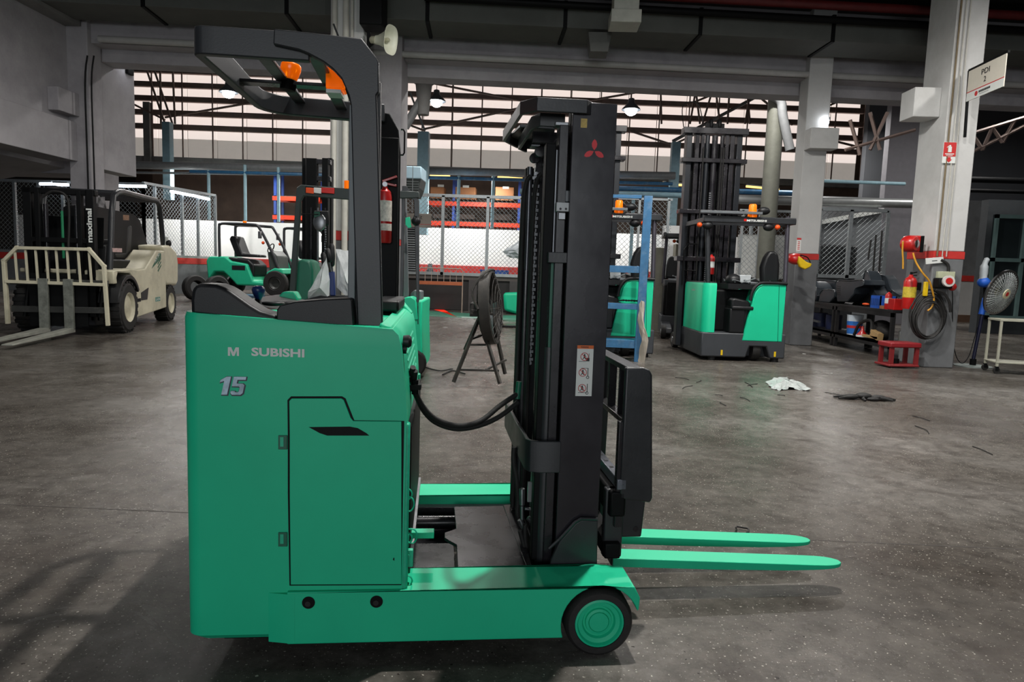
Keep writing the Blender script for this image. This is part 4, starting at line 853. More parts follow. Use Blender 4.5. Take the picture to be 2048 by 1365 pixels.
# overhead guard
gt=2.45
for y in (.56,-.5):
    b=MB(); b.tube([(.15,y,1.05),(.0,y,2.0),(-.1,y,gt-.12),(-.25,y,gt-.04),(-.5,y,gt),(-2.4,y,gt+.02),(-2.55,y,gt-.04),(-2.64,y,gt-.2),(-2.85,y,1.3)],.05,8); b.done('guard_post',blk,w1,smooth=60)
for k in range(8): MB().box(-.62-k*.22,-.57-k*.22,-.5,.56,gt-.03,gt+.02).done('guard_slat',blk,w1)
b=MB(); b.box(-2.45,-2.37,-.5,.56,gt-.03,gt+.03); b.done('guard_bar',blk,w1,bevel=.01)
b=MB(); b.prism([(-.05,1.07),(.03,1.1),(-.05,2.1),(-.2,2.15),(-2.0,2.15),(-2.35,2.05),(-2.75,1.6),(-2.6,1.0)],'y',-.20,.26); b.done('cab_panel',blkd,w1)
b=MB(); b.prism([(.12,1.0),(.0,1.95),(-.02,1.95),(.08,1.0)],'y',-.47,.44); b.done('cab_front_panel',blkd,w1)
p_=K.x(219,496,.12);q_=K.x(244,505,.12); MB().box(.115,.12,p_[0],q_[0],q_[1],p_[1]).done('warning_sticker',mat('sticker_redwhite','#c9a9a4',.5,var=.3,scale=40),w1)
p_=K.x(246,430,.02);q_=K.x(258,441,.02); MB().box(.01,.02,p_[0],q_[0],q_[1],p_[1]).done('document_sticker',mat('sticker_tan','#8a6a55',.5,var=.3,scale=40),w1)
b=MB(); b.ball((-2.80,.66,1.62),.06,1,1,1.3); b.done('rear_lamp',plast,w1,smooth=50)
MB().box(-2.80,-2.76,.60,.66,1.45,1.75).done('reflector',white,w1)
# mast: two channels and inner ones, hose guard and lettering
mt=2.36
def kx(px,py,x=.42): return K.x(px,py,x)
yl=kx(62,400)[0]; yr=kx(178,400)[0]
mt=kx(120,378)[1]
for (y0,y1) in ((yl-.09,yl+.03),(yr-.03,yr+.09)): MB().box(.36,.50,y0,y1,.3,mt).done('mast_channel',blkd,w1,bevel=.006)
for y in (yl+.12,yr-.12): MB().box(.40,.52,y-.035,y+.035,.3,mt-.02).done('mast_channel',blkd,w1,bevel=.006)
for y in (yl+.2,yr-.2): MB().cyl((.40,y,.3),(.40,y,mt-.25),.035,12).done('lift_cylinder',blkg,w1,smooth=60)
MB().cyl((.42,(yl+yr)/2+.02,1.25),(.42,(yl+yr)/2+.02,mt-.35),.02,8).done('green_hose',mat('green_hose','#1c8a5c',.5),w1)
b=MB(); b.box(.36,.50,yl-.1,yr+.12,mt-.09,mt); b.done('mast_cross_member',blkd,w1,bevel=.008)
MB().box(.38,.5,yl,yr,1.5,1.58).done('mast_cross_member',blkd,w1,bevel=.008)
b=MB(); b.tube(smooth_path([(.5,yl+.2,mt-.15),(.5,(yl+yr)/2-.05,mt-.05),(.5,(yl+yr)/2+.15,mt-.2),(.5,(yl+yr)/2+.12,1.3)],5),.02,6); b.done('mast_hose',rub,w1)
b=MB(); b.box(.5,.53,yr-.0,yr+.10,.95,mt-.0); b.done('mast_cover',blkd,w1,bevel=.004)
a=K.x(180,483,.535); c=K.x(166,418,.535)
text('maximal','lettering',w1,white,(.535,yr+.078,K.x(175,485,.535)[1]),(0,0,1),(0,-1,0),K.x(170,417,.535)[1]-K.x(175,485,.535)[1],.085,bold=.03)
# barred load backrest (traced on the plane x=.66)
bx_=.66
def bb(px,py): y,z=K.x(px,py,bx_); return V((bx_,y,z))
fr=MB()
out=[(22,640),(10,522),(38,497),(176,499),(210,530),(220,650)]
pp=[bb(*q) for q in ((16,648),(8,522),(34,496),(178,499),(208,533),(216,652))]
for a,c in zip(pp,pp[1:]): fr.bar(a,c,.05,.075,up=(1,0,0))
for q in pp[1:-1]: fr.cyl(q-V((.025,0,0)),q+V((.025,0,0)),.037,10)
fr.bar(bb(11,563),bb(211,570),.05,.085,up=(1,0,0)); fr.done('backrest_frame',cream,w1,bevel=.005)
for px,yt_ in ((30,505),(51,500),(71,500),(92,500),(112,500),(134,501),(156,501),(178,505)):
    a=bb(px,yt_); c=bb(px+5,566); MB().bar(a,c,.03,.032,up=(1,0,0)).done('backrest_bar',cream,w1,bevel=.002)
for z in (.42,.86): MB().box(.58,.64,yl-.25,yr+.32,z-.05,z+.05).done('carriage_bar',mat('dirty_black','#2b2c2a',.6,var=.3,scale=10,dirt='#67665f',dirtamt=.5),w1,bevel=.006)
fsm=mat('worn_fork_steel','#7d8078',.5,metal=.3,var=.35,scale=9,dirt='#2f302c',dirtamt=.6); ftm=mat('worn_fork_top','#a9aaa0',.4,metal=.3,var=.2,scale=6)
for px in (89,139):
    y=K.x(px,620,.68)[0]
    k=MB().box(.66,.72,y-.07,y+.07,.10,.92).done('fork_shank',fsm,w1,bevel=.005)
    b=MB(); b.prism([(.66,.06),(.66,.13),(.8,.13),(2.2,.09),(2.6,.08),(2.6,.06)],'y',y-.07,y+.07); b.done('fork',ftm,w1,bevel=.005)
for y in (yl-.1,yr+.15): b=MB(); b.cyl((.55,y,.3),(.5,y+.05,.8),.03,8); b.done('tilt_bracket',blkd,w1)
MB().box(.56,.60,yl,yr,.15,1.0).done('carriage_backplate',blkd,w1)
a=V(K.y(326,640,.745)+(0,)); x0,z0=K.y(310,603,.745); 
pl_=MB().box(-1.90,-1.60,.740,.743,.455,.535).done('name_plate',mat('plate_teal','#2d7d70',.5),w1); text('LI-ION','lettering',pl_,white,(-1.62,.7435,.47),(-1,0,0),(0,0,1),.26,.05,bold=.02)
b=MB(); b.prism([(-1.42,1.10),(-1.85,1.40),(-2.0,1.40),(-2.0,1.30)],'y',.741,.744); pm=b.done('side_decal',mat('decal_green','#1d5a40',.5),w1)
for k in range(3): MB().prism([(-1.78,1.06+.07*k),(-2.0,1.18+.07*k),(-2.0,1.15+.07*k),(-1.80,1.03+.07*k)],'y',.741,.744).done('decal_stripe',mat('decal_green','#1d5a40',.5),w1)
text('AX 50','lettering',pm,white,(-1.60,.7448,1.20),(-.82,0,.45),(.45,0,.82),.34,.06,bold=.02)
# ================================================================== SMALL GREEN COUNTERBALANCE FORKLIFTS (far left)
def cb_truck(label):
    o=PZ(560,588,0); J=Fr((0,0,0),0)
    t=thing('forklift',label,'forklift',(0,0,0),0)
    g2=mat('forklift_green','#1fb489',.45,var=.06)
    # local units in metres, x forward (to image right)
    b=MB(); b.prism([(-1.55,.45),(-1.6,1.05),(-1.5,1.18),(-.95,1.2),(-.75,1.05),(-.2,.98),(.02,.45),(.45,.42),(.5,.30),(-.55,.30),(-.75,.5),(-1.0,.7),(-1.3,.7),(-1.45,.5)],'y',-.5,.5); b.done('body',g2,t,bevel=.05,seg=3)
    b=MB(); b.prism([(.35,.35),(.5,.75),(.75,.88),(1.0,.86),(1.05,.7),(.8,.72),(.55,.5),(.5,.3)],'y',-.52,.52); b.done('front_fender',g2,t,bevel=.03)
    b=MB(); b.prism([(.5,.75),(.42,1.35),(.58,1.42),(.75,1.25),(.8,.85)],'y',-.35,.35); b.done('dashboard',mat('dash_grey','#3c4340',.5),t,bevel=.03)
    b=MB(); b.prism([(-.95,1.0),(-.9,1.18),(-.2,1.12),(.0,.95),(.0,.6),(-.2,.55),(-.35,.95)],'y',-.40,.40); b.done('seat_hood',plast,t,bevel=.05,seg=3)
    b=MB(); b.prism([(-.72,1.2),(-.95,1.75),(-.88,1.86),(-.72,1.82),(-.55,1.4),(-.5,1.3),(.05,1.28),(.08,1.2)],'y',-.25,.25); b.done('seat',plast,t,bevel=.06,seg=3)
    for k,(x,r) in enumerate(((-1.15,.30),(.78,.40))):
        for s in (-1,1):
            wv=MB().lathe([(r*.5,-.08),(r*.54,-.1),(r*.92,-.1),(r,-.06),(r,.06),(r*.92,.1),(r*.54,.1),(r*.5,.08)],(x,s*.47,r),(0,1,0),24,caps=False).done('wheel',rub,t,smooth=35)
            MB().lathe([(r*.52,-.05),(r*.52,.07),(r*.45,.09),(r*.3,.04),(.001,.04)],(x,s*.47,r),(0,s,0),18).done('hub',mat('hub_dark','#2c2e2c',.5),wv,smooth=40)
    for s in (-.45,.45):
        b=MB(); b.tube(smooth_path([(-1.15,s,1.15),(-1.16,s,2.1),(-1.10,s,2.2),(-.9,s,2.22),(.0,s,2.2),(.22,s,2.1),(.62,s,1.4),(.85,s,.85)],3),.045,7); b.done('guard_post',blk,t,smooth=60)
    for k in range(5): MB().box(-1.0+k*.22,-.95+k*.22,-.45,.45,2.18,2.23).done('guard_slat',blk,t)
    MB().cyl((-.55,0,2.24),(-.55,0,2.34),.06,10).done('beacon',amber,t)
    b=MB(); b.tube([(.35+.07*math.cos(a),.15*math.sin(a),1.5+.14*math.cos(a)) for a in [2*PI*k/14 for k in range(14)]],.018,6,closed=True); b.cyl((.35,0,1.5),(.55,0,1.3),.02,6); b.done('steering_wheel',plast,t)
    for s in (-.55,.55): MB().box(.25,.33,s-.05,s+.05,1.78,2.0).done('side_mirror',stl,t,bevel=.01)
    for s in (-.52,.52): MB().ball((.38,s,1.65),.05).done('turn_lamp',mat('orange_lens','#e2501c',.25,var=.05),t,smooth=60)
    MB().box(-.7,-.25,-.505,-.5,.78,.92).done('side_vent',ink,t)
    return t
g1=cb_truck('green sit-down forklift with guard beacon in front of the far white wall')
o=PZ(497,588,0); sc_=1.0; Yg=26.5
g1.location=(P(522,580,Yg).x,Yg,0); g1.scale=(1.22,1.22,1.22); g1.rotation_euler=(0,0,math.radians(-8))
g2_=dup(g1,(g1.location.x+1.75,28.6,0),math.radians(-8),'green forklift mostly hidden behind the other small green forklift')
# ================================================================== GREEN TRUCK BEHIND THE NEAREST TRUCK
Yn=7.8
n1=thing('reach_truck','dark green reach truck with levers and a light bar, directly behind the nearest truck','reach truck',(P(700,600,Yn).x,Yn,0),math.radians(4)); N1=Fr(n1.location,math.radians(4))
def n(px,py,y=0): return N1.y(px,py,y)
dgreen=mat('dark_green_guard','#1d3a30',.4,var=.1)
b=MB(); b.prism([n(*q) for q in ((594,376),(603,370),(700,378),(838,384),(838,396),(700,400),(608,392),(602,402),(590,600),(578,600))],'y',-.02,.04); b.done('guard_frame',mat('guard_green_black','#26312e',.45,var=.1),n1,bevel=.006)
q=[n(*p_) for p_ in ((612,374),(668,378),(668,389),(612,386))]
lb=MB().prism(q,'y',-.03,-.02).done('light_bar',blkd,n1)
for i,(x0,x1,m_) in enumerate(((612,628,mat('orange_lens','#e2501c',.25,var=.05)),(628,643,white),(643,669,redl))):
    MB().prism([n(x0,375.5,-.03),n(x1,376.5,-.03),n(x1,388,-.03),n(x0,386,-.03)],'y',-.04,-.03).done('lens_segment',m_,lb,bevel=.003)
x,z=n(694,378,0); MB().cyl((x,0,z),(x,0,z+.09),.032,10).done('beacon_lens',amber,n1)
b=MB(); b.prism([n(*q) for q in ((804,372),(812,372),(838,400),(838,650),(834,650),(828,402),(810,385),(806,600),(800,600))],'y',0,.05); b.done('guard_post',blk,n1,bevel=.005)
b=MB(); b.prism([n(*q) for q in ((796,375),(806,372),(812,640),(800,650))],'y',.3,.36); b.done('guard_post',mat('grey_post','#5b6063',.5),n1,bevel=.005)
b=MB(); b.prism([n(*q) for q in ((578,620),(590,522),(600,517),(616,522),(621,540),(620,640))],'y',.1,.5); b.done('seat_shell',tealdark,n1,bevel=.03,seg=3)
b=MB(); b.prism([n(*q) for q in ((560,748),(560,612),(640,602),(845,602),(843,640),(845,735),(842,748))],'y',.0,1.1); b.done('body',teal,n1,bevel=.02)
b=MB(); b.prism([n(*q) for q in ((800,610),(808,596),(822,594),(832,600),(836,640),(800,640))],'y',-.02,.3); b.done('cowl',teal,n1,bevel=.01)
b=MB(); b.prism([n(*q) for q in ((815,590),(823,582),(838,585),(838,625),(820,625))],'y',.3,.6); b.done('console',mat('grey_post','#5b6063',.5),n1,bevel=.01)
x,z=n(844,690,-.05); MB().lathe([(.02,-.06),(.15,-.06),(.17,-.04),(.17,.04),(.15,.06),(.02,.06)],(x-.12,.0,.18),(0,1,0),24).done('load_wheel',rub,n1,smooth=40)
b=MB(); x0,z0=n(822,462,-.04);MB().prism([n(*q,-.04) for q in ((811,436),(820,434),(823,455),(817,457),(811,450))],'y',-.05,-.04).done('green_tag',teal,n1,bevel=.004)
x,z=n(832,442,-.02); MB().ball((x,-.02,z),.055).done('round_lamp',plast,n1,smooth=60)
# mast of that truck
for px0,px1,yy in ((612,632,.95),(644,655,.95),(604,611,1.1),(655,662,1.15)): 
    a=n(px0,316,yy);c=n(px1,600,yy); MB().box(a[0],c[0],yy,yy+.12,.3,a[1]).done('mast_channel',blkd,n1,bevel=.004)
a=n(612,318,.95);c=n(660,318,.95)
for py in (318,352,372): z=n(640,py,.95)[1]; MB().box(a[0],c[0],.97,1.05,z-.06,z).done('mast_cross_member',blkg,n1,bevel=.004)
for px in (622,636,650): x,z=n(px,400,.9); MB().cyl((x,.9,.5),(x,.9,2.0),.014,8).done('lift_cylinder',stl if px==636 else blkg,n1)
b=MB()
for k in range(30): 
    x,z=n(651,400,.88); b.box(x-.01,x+.01,.88,.89,1.0+k*.03,1.018+k*.03)
b.done('lift_chain',stl,n1,kind='stuff')
# levers
for i,(x0,y0,x1,y1,yy) in enumerate(((646,505,660,590,.05),(655,497,665,560,.12),(663,487,667,590,.18))):
    a=n(x0,y0,yy);c=n(x1,y1,yy); d_=(V((c[0],yy,c[1]))-V((a[0],yy,a[1])))
    A=V((a[0],yy,a[1])); kq=MB().tube([A,A+d_*.06,A+d_*.25,A+d_*.42,A+d_*.45],[.018,.033,.036,.027,.012],10).done('lever_grip',plast,n1,smooth=60)
    MB().cyl(A+d_*.4,A+d_,.008,8).done('lever_rod',stl,kq)
a=n(661,545,.04); b=MB(); b.prism([n(*q,.04) for q in ((656,545),(668,543),(670,592),(660,592))],'y',.04,.10); b.done('blue_grip',mat('navy_plastic','#1d2f63',.3,var=.05),n1,bevel=.01)
# rear view mirror wrapped in film
x,z=n(639,445,.3); mr_=MB().ball((x,.3,z),.078,1,.25,1.3).done('side_mirror',stl,n1,smooth=60)
MB().box(x-.07,x+.10,.325,.36,z-.03,z+.14).done('mirror_housing',plast,mr_,bevel=.015)
MB().prism([n(*q,.3) for q in ((629,424),(640,424),(640,432),(629,436))],'y',.28,.29).done('green_mirror',tealdark,n1)
b=MB(); b.tube([n(647,458,.3)[:1]+(.32,)+n(647,458,.3)[1:],n(652,500,.3)[:1]+(.32,)+n(652,500,.3)[1:]],.006,6); b.tube([n(600,428,.2)[:1]+(.2,)+n(600,428,.2)[1:],n(640,428,.2)[:1]+(.3,)+n(640,428,.2)[1:]],.006,6); b.done('mirror_arm',blkd,n1)
b=MB(); b.prism([n(*q,.02) for q in ((598,602),(640,592),(700,592),(704,606),(600,612))],'y',.0,.3); b.done('control_tray',plast,n1,bevel=.01)
for z_ in (505,520,540,): pass
# film bags standing on it
def film(name,label,pts,y,depth,cat='plastic film'):
    ps=[N1.o+N1.ex*n(px,py,y)[0]+N1.ey*(y+dy)+V((0,0,n(px,py,y)[1])) for px,py,dy in pts]
    return ps
def crumple(name,label,pts3,cen3,m=filmm,cat='plastic film',jit=.012,sub=3,group=None,thick=.002):
    """faceted sheet: fan between outline and a raised centre, subdivided and crumpled, given thickness"""
    bm=bmesh.new(); vs_=[bm.verts.new(V(p)) for p in pts3]; c=bm.verts.new(V(cen3))
    for i in range(len(vs_)): bm.faces.new((vs_[i],vs_[(i+1)%len(vs_)],c))
    bmesh.ops.subdivide_edges(bm,edges=bm.edges[:],cuts=sub,use_grid_fill=True)
    rr=random.Random(len(pts3)*7+int(abs(cen3[0])*100))
    for v in bm.verts: v.co+=V((rr.uniform(-1,1),rr.uniform(-1,1),rr.uniform(-1,1)))*jit
    me=bpy.data.meshes.new(name); bm.to_mesh(me); bm.free(); me.materials.append(m); o=bpy.data.objects.new(name,me); COL.objects.link(o)
    md=o.modifiers.new('thick','SOLIDIFY'); md.thickness=thick
    return tag(o,label,cat,group)
ps=film(0,0,((652,515,.0),(640,540,.02),(616,585,.0),(614,598,.04),(640,603,.08),(658,600,.02),(660,560,0)),.0,0)
crumple('plastic_bag','clear crumpled plastic bag leaning on the levers of the green truck behind the nearest truck',ps,N1.o+N1.ex*n(640,575,-.06)[0]+N1.ey*-.08+V((0,0,n(640,575,-.06)[1])),cat='plastic bag',jit=.006)
ps=film(0,0,((672,499,0),(708,503,.0),(710,600,.0),(690,592,.05),(672,575,.05)),.12,0)
crumple('plastic_sheet','white folded plastic sheet standing beside the levers behind the nearest guard post',ps,N1.o+N1.ex*n(690,550,.12)[0]+N1.ey*.08+V((0,0,n(690,550,.12)[1])),m=mat('white_film','#e8eceb',.3,var=.06,bump=.5,bscale=14),cat='plastic sheet',jit=.006)
# ================================================================== HIGH BAY LAMPS IN VIEW
for i,(px,py) in enumerate(((457,187),(873,205),(1262,222))):
    q=P(px,py,24); t=thing('high_bay_lamp',['bright round high-bay lamp hanging behind the guard of the nearest truck','bright round high-bay lamp right of the horn speaker','bright round high-bay lamp right of the nearest truck mast'][i],'lamp',tuple(q))
    MB().lathe([(.06,.42),(.10,.40),(.12,.25),(.30,.08),(.32,.03),(.30,.03)],(0,0,0),(0,0,1),20).done('lamp_housing',mat('lamp_housing','#8d9398',.4,metal=.5),t,smooth=40)
    MB().ball((0,0,0),.20,1,1,.8).done('lamp_globe',lampm,t,smooth=60)
    MB().cyl((0,0,.4),(0,0,3.4),.012,6).done('hanging_rod',girtm,t)
q=P(1650,244,13.6); t=thing('flood_lamp','small bright lamp above the corbel of the middle column','lamp',tuple(q)); MB().ball((0,0,0),.075).done('lamp_globe',lampm,t,smooth=60); MB().box(-.1,.1,.02,.14,.05,.1).done('lamp_housing',mat('lamp_housing','#8d9398',.4,metal=.5),t)
q=P(272,129,13.9); t=thing('led_lamp_bar','small black lamp with four bright dots at the upper corner of the left concrete panel','lamp',tuple(q))
for k in range(4): MB().ball((-.13+k*.075,-.05,.0),.03).done('led',lampm,t)
MB().box(-.42,-.1,-.1,.1,-.20,-.02).done('lamp_housing',blkd,t,bevel=.01)
# fluorescent tubes
for i,(x0,y0,x1,y1,Y0,Y1,m_,lb) in enumerate(((195,371,292,373,23.5,23.5,tubem,'long white fluorescent tube above the fence behind the white forklift'),(80,368,105,368,23.4,23.4,tubem,'short white fluorescent tube at the far left over the fence'),(108,369,137,370,23.4,23.4,tubem,'second short white fluorescent tube at the far left over the fence'),
      (342,383,382,391,24.8,26.0,tubem,'white fluorescent tube along the receding fence, nearer half'),(384,391,418,399,26.1,27.2,tubem,'white fluorescent tube along the receding fence, farther half'),
      (860,350,900,353,32,32,tubey,'warm tube lamp above the rack left of the nearest truck mast'),(995,354,1045,358,32,32,tubey,'warm tube lamp above the rack touching the nearest truck mast'),(1352,370,1376,371,32,32,tubey,'short warm tube lamp left of the tall far mast'),(1492,373,1524,376,32,32,tubey,'warm tube lamp right of the tall far mast'),(1527,377,1558,380,32,32,tubey,'warm tube lamp beside the olive round post'),(1325,366,1332,367,32,32,tubey,'tiny warm lamp at the left end of the warm tubes on the right'))):
    a=P(x0,y0,Y0);c=P(x1,y1,Y1); t=thing('tube_lamp',lb,'lamp',tuple(a)); d_=c-a
    MB().cyl((0,0,0),d_,.05,8).done('tube',m_,t); MB().bar((0,0,.07),d_+V((0,0,.07)),.14,.05).done('lamp_housing',galv,t)
# ================================================================== FENCES
def fence(label,p,q,z0,z1,posts,mid=None,meshp=.09,r=.03,mr=.004,m=galv):
    p=V(p);q=V(q); t=thing('chain_link_fence',label,'fence',(p.x,p.y,z0)); d=V((q.x-p.x,q.y-p.y,0)); L_=d.length; u=d.normalized()
    MB().bar((0,0,z1-z0),d+V((0,0,z1-z0)),r*2,r*2).done('top_rail',m,t)
    MB().bar((0,0,.05),d+V((0,0,.05)),r*2,r*2).done('bottom_rail',m,t)
    for a in posts: MB().bar(u*(a*L_),u*(a*L_)+V((0,0,z1-z0)),r*2,r*2).done('fence_post',m,t)
    chain(t,(0,0,.05),u,L_,z1-z0-.05,meshp,mr); return t
zt=3.9
fence('chain-link fence on the low grey wall behind the white forklift',(A0.x,A0.y,0),(A1.x,A1.y,0),1.34,P(250,368,23.8).z,(0,.2,.35,.5,.62,.75,1.),meshp=.16,mr=.008,r=.045)
fence('receding chain-link fence with white posts between the two left forklifts',(A1.x,A1.y,0),(A2.x,A2.y,0),1.34,P(290,366,23.8).z,(0,.14,.5,.73,1.),meshp=.16,mr=.008,r=.045)
a=P(800,400,20.95);c=P(1049,400,20.95)
fence('chain-link fence on the dark dock edge left of the nearest truck mast',(a.x,20.95,0),(c.x,20.95,0),1.07,P(940,393,20.95).z,(.35,.71,.98),meshp=.13,mr=.006,r=.045)
for i,(px,y0,y1,Y) in enumerate(((417,340,440,29),(490,330,445,29),(557,335,445,29),(918,352,455,29),(987,352,458,29),(1268,378,470,28),(1505,420,520,24))):
    a=P(px,y0,Y);c=P(px,y1,Y); tag(MB().cyl((a.x,Y,3.0 if i<5 else 1.2),(a.x,Y,a.z),.07,8).done('galvanised_post',bluest if i<6 else galv,None),'slim pale post on the far white wall, '+['above the near green forklift','beside the far green forklift','left of the dark mast','above the orange-brown barrier','nearest the black mast','behind the blue ladder','behind the tall-masted cab'][i],'post','pale posts on the far white wall')
# mesh behind reach trucks and gate at right
a=P(1480,420,18.5);c=P(1585,420,18.5)
fence('chain-link fence seen behind the cab of the standing reach truck left of the middle column',(a.x,18.5,0),(c.x+.3,18.5,0),.9,P(1530,422,18.5).z,(.05,.32,.98),meshp=.14,mr=.006)
a=P(1640,430,16.8);c=P(1776,430,16.8)
gf=fence('chain-link gate panel with square steel frame between the middle and right columns',(a.x,16.8,0),(c.x,16.8,0),P(1640,556,16.8).z,P(1700,420,16.8).z,(0,.46,1.),meshp=.12,mr=.005,r=.04)
a=P(1215,400,19);c=P(1345,400,19)
fence('chain-link fence behind the half hidden reach truck and the blue ladder',(a.x,19,0),(c.x,19,0),.4,P(1280,398,19).z,(.05,.5,.95),meshp=.14,mr=.006)
# white panel and van-like wall behind right fences
tag(MB().box(P(1328,470,22).x,P(1390,470,22).x,22,22.3,1.2,P(1360,452,22).z).done('white_panel',mat('clean_white','#f2f3f2',.8,var=.03),None),'white panel behind the guard of the rearmost reach truck','panel')
b=MB(); a=P(1640,444,20);c=P(1765,420,20); d_=P(1768,570,20); b.prism([(a.x,a.z),(c.x,c.z),(c.x,.2),(a.x,.2)],'y',20,20.4); struct('wall_grey_shed',b,mat('shed_grey','#6f7376',.7,var=.1))
MB_=MB().bar(P(1640,445,19.9),P(1766,421,19.9),.15,.12); tag(MB_.done('roof_edge',white,None),'pale sloping roof edge of the grey shed behind the gate panel','roof edge')
tag(MB().box(P(1638,500,17.6).x,P(1716,500,17.6).x,17.6,18.2,0,P(1680,490,17.6).z).done('dark_cabinet',mat('cabinet_dark','#202224',.5),None,bevel=.05),'dark rounded cabinet behind the chain-link gate panel','cabinet')
tag(MB().box(P(1480,500,21).x,P(1590,500,21).x,21,21.3,1.3,P(1530,470,21).z).done('white_panel',mat('dirty_white','#c9cbc8',.7,var=.1),None),'off-white panel behind the mesh beside the olive round post','panel')
for i,(x0,x1,y0,y1) in enumerate(((1352,1376,488,560),(1308,1330,495,560))):
    a=P(x0,y0,16);c=P(x1,y1,16); tag(MB().box(a.x,c.x,16,16.3,0,a.z).done('steel_locker',mat('locker_beige','#8f8d80',.6),None,bevel=.01),['narrow beige locker standing in the gap between the two right reach trucks','second narrow beige locker left of the first in the gap between reach trucks'][i],'locker')
q=P(1358,530,17.4); t=MB(); t.ball((q.x,q.y,q.z+.2),.14,1,.7,1.3); t.ball((q.x+.03,q.y,q.z-.15),.13,1,.7,1.5); o=t.done('blue_cover',mat('deep_blue_plastic','#23309c',.3,var=.1),None,smooth=60); tag(o,'shiny deep blue wrapped machine part standing in the gap between reach trucks','machine part')
tag(MB().box(q.x-.5,q.x+.5,q.y-.2,q.y+.5,0,q.z-.38).done('parts_table',blkd,None,bevel=.01),'dark parts table under the blue wrapped part in the gap','table')
b=MB(); rr=random.Random(3)
for k in range(40):
    x=q.x+rr.uniform(-.48,.45); z=q.z-.36; b.bar((x,q.y+rr.uniform(-.15,.3),z),(x+rr.uniform(-.08,.08),q.y+rr.uniform(-.15,.3),z+rr.uniform(0,.08)),.03,.025)
tag(b.done('small_parts',chrome,None,kind='stuff'),'small shiny machine parts on the dark table in the gap','machine parts')
# ================================================================== RACKS AND BOXES
for i,(x0,x1,lb) in enumerate(((858,1048,'pallet rack with blue uprights and orange-red beams left of the nearest truck mast'),(545,640,'pallet rack with red beams behind the left truck mast'))):
    a=P(x0,400,33.2);c=P(x1,400,33.2); t=thing('pallet_rack',lb,'rack',(a.x,33.2,0)); W_=c.x-a.x
    us=(.26,.95) if i==0 else (.05,.9)
    for u_ in us:
        for dy in (0,1.0): MB().box(W_*u_-.06,W_*u_+.06,dy,dy+.08,0,5.6).done('upright',mat('rack_blue','#2c4a9a',.5,var=.1),t)
    for py in ((409,449) if i==0 else (398,436)):
        z=P((x0+x1)/2,py,33.2).z
        for dy in (-.02,.98): MB().box(0,W_,dy,dy+.07,z-.10,z+.10).done('beam',mat('rack_red','#e23f1f',.45,var=.1),t)
        MB().box(0,W_,0,1.0,z+.1,z+.13).done('shelf_deck',brownd,t)
z1=P(950,404,33.2).z+.13
for i,(x0,x1,y0) in enumerate(((861,888,374),(911,951,374),(991,1028,374))):
    a=P(x0,y0,33.4);c=P(x1,y0,33.4); t=thing('cardboard_box',['cardboard box on the upper rack shelf, leftmost of three','cardboard box on the upper rack shelf, in the middle of three','cardboard box on the upper rack shelf, nearest the black mast'][i],'box',(a.x,33.4,z1))
    MB().box(0,c.x-a.x,0,.8,0,a.z-z1).done('carton',cart,t,bevel=.01); MB().box(.35,.65,-.004,0,.55,.66).done('paper_label',white,t)
    MB().box(.1,c.x-a.x-.1,-.004,0,.04,.2).done('print_strip',mat('carton_print','#6d4426',.8,var=.6,scale=20),t)
for i,(x0,x1) in enumerate(((866,895),(915,950),(985,1025))):
    a=P(x0,428,33.5);c=P(x1,428,33.5); z=P(950,444,33.2).z+.13
    tag(MB().box(a.x,c.x,33.5,34.1,z,a.z).done('cardboard_box',mat('dark_goods','#453a35',.8,var=.3,scale=3),None,bevel=.03),['dark wrapped goods on the lower rack shelf, leftmost of three','dark wrapped goods on the lower rack shelf, in the middle','dark wrapped goods on the lower rack shelf, nearest the black mast'][i],'box')
# blue air-conditioning box and its dark lower part, pale blue steel column with pipes
a=P(806,332,17);c=P(842,358,17); t=thing('blower_unit','pale blue metal blower box with a dark louvred underside beside the guard post','blower',(a.x,17,c.z))
MB().box(0,c.x-a.x,0,.8,0,a.z-c.z).done('housing',mat('pale_blue_sheet','#a9c6d4',.5,var=.06),t,bevel=.02); b=MB(); b.prism([(-.0,0),(c.x-a.x,0),(c.x-a.x-.04,-.22),(c.x-a.x-.12,-.42),(0,-.42)],'y',.02,.75); b.done('underside',mat('dark_sheet','#3b4140',.6),t)
for k in range(6): MB().box(0,c.x-a.x-.06,.0,.02,-.08-k*.06,-.06-k*.06).done('louvre',mat('louvre_grey','#5d6463',.6),t)
b=MB(); 
a=P(808,480,16.5)
hx=thing('heat_exchanger','tall stack of thin grey fins behind the far guard post','fin stack',(a.x,16.5,P(808,545,16.5).z))
for k in range(26): MB().box(0,.3,0,.3,k*.055,k*.055+.03).done('fin',galv,hx)
MB().box(.02,.28,.02,.28,0,26*.055).done('core',blkd,hx)
a=P(815,427,12.2); c=P(862,456,12.2); t=thing('hanging_sign','grey hanging sign reading Audit beside the far guard post','sign',(a.x,16,0)); a=P(824,427,16);c=P(862,456,16); t.location=(a.x,16,c.z)
MB().box(-.12,c.x-a.x,0,.02,0,a.z-c.z).done('sign_board',mat('sign_grey','#8f877e',.6),t,bevel=.004)
text('Audit','lettering',t,ink,(.02,-.001,.19),(1,0,0),(0,0,1),.22,.10,bold=.01); text('Area','lettering',t,ink,(.03,-.001,.09),(1,0,0),(0,0,1),.16,.07,bold=.01); MB().box(-.12,c.x-a.x,-.003,0,.07,.08).done('red_line',redi,t)
for k in (0,.36): MB().cyl((k,.01,.35),(k,.01,1.4),.008,5).done('hanging_wire',wire,t)
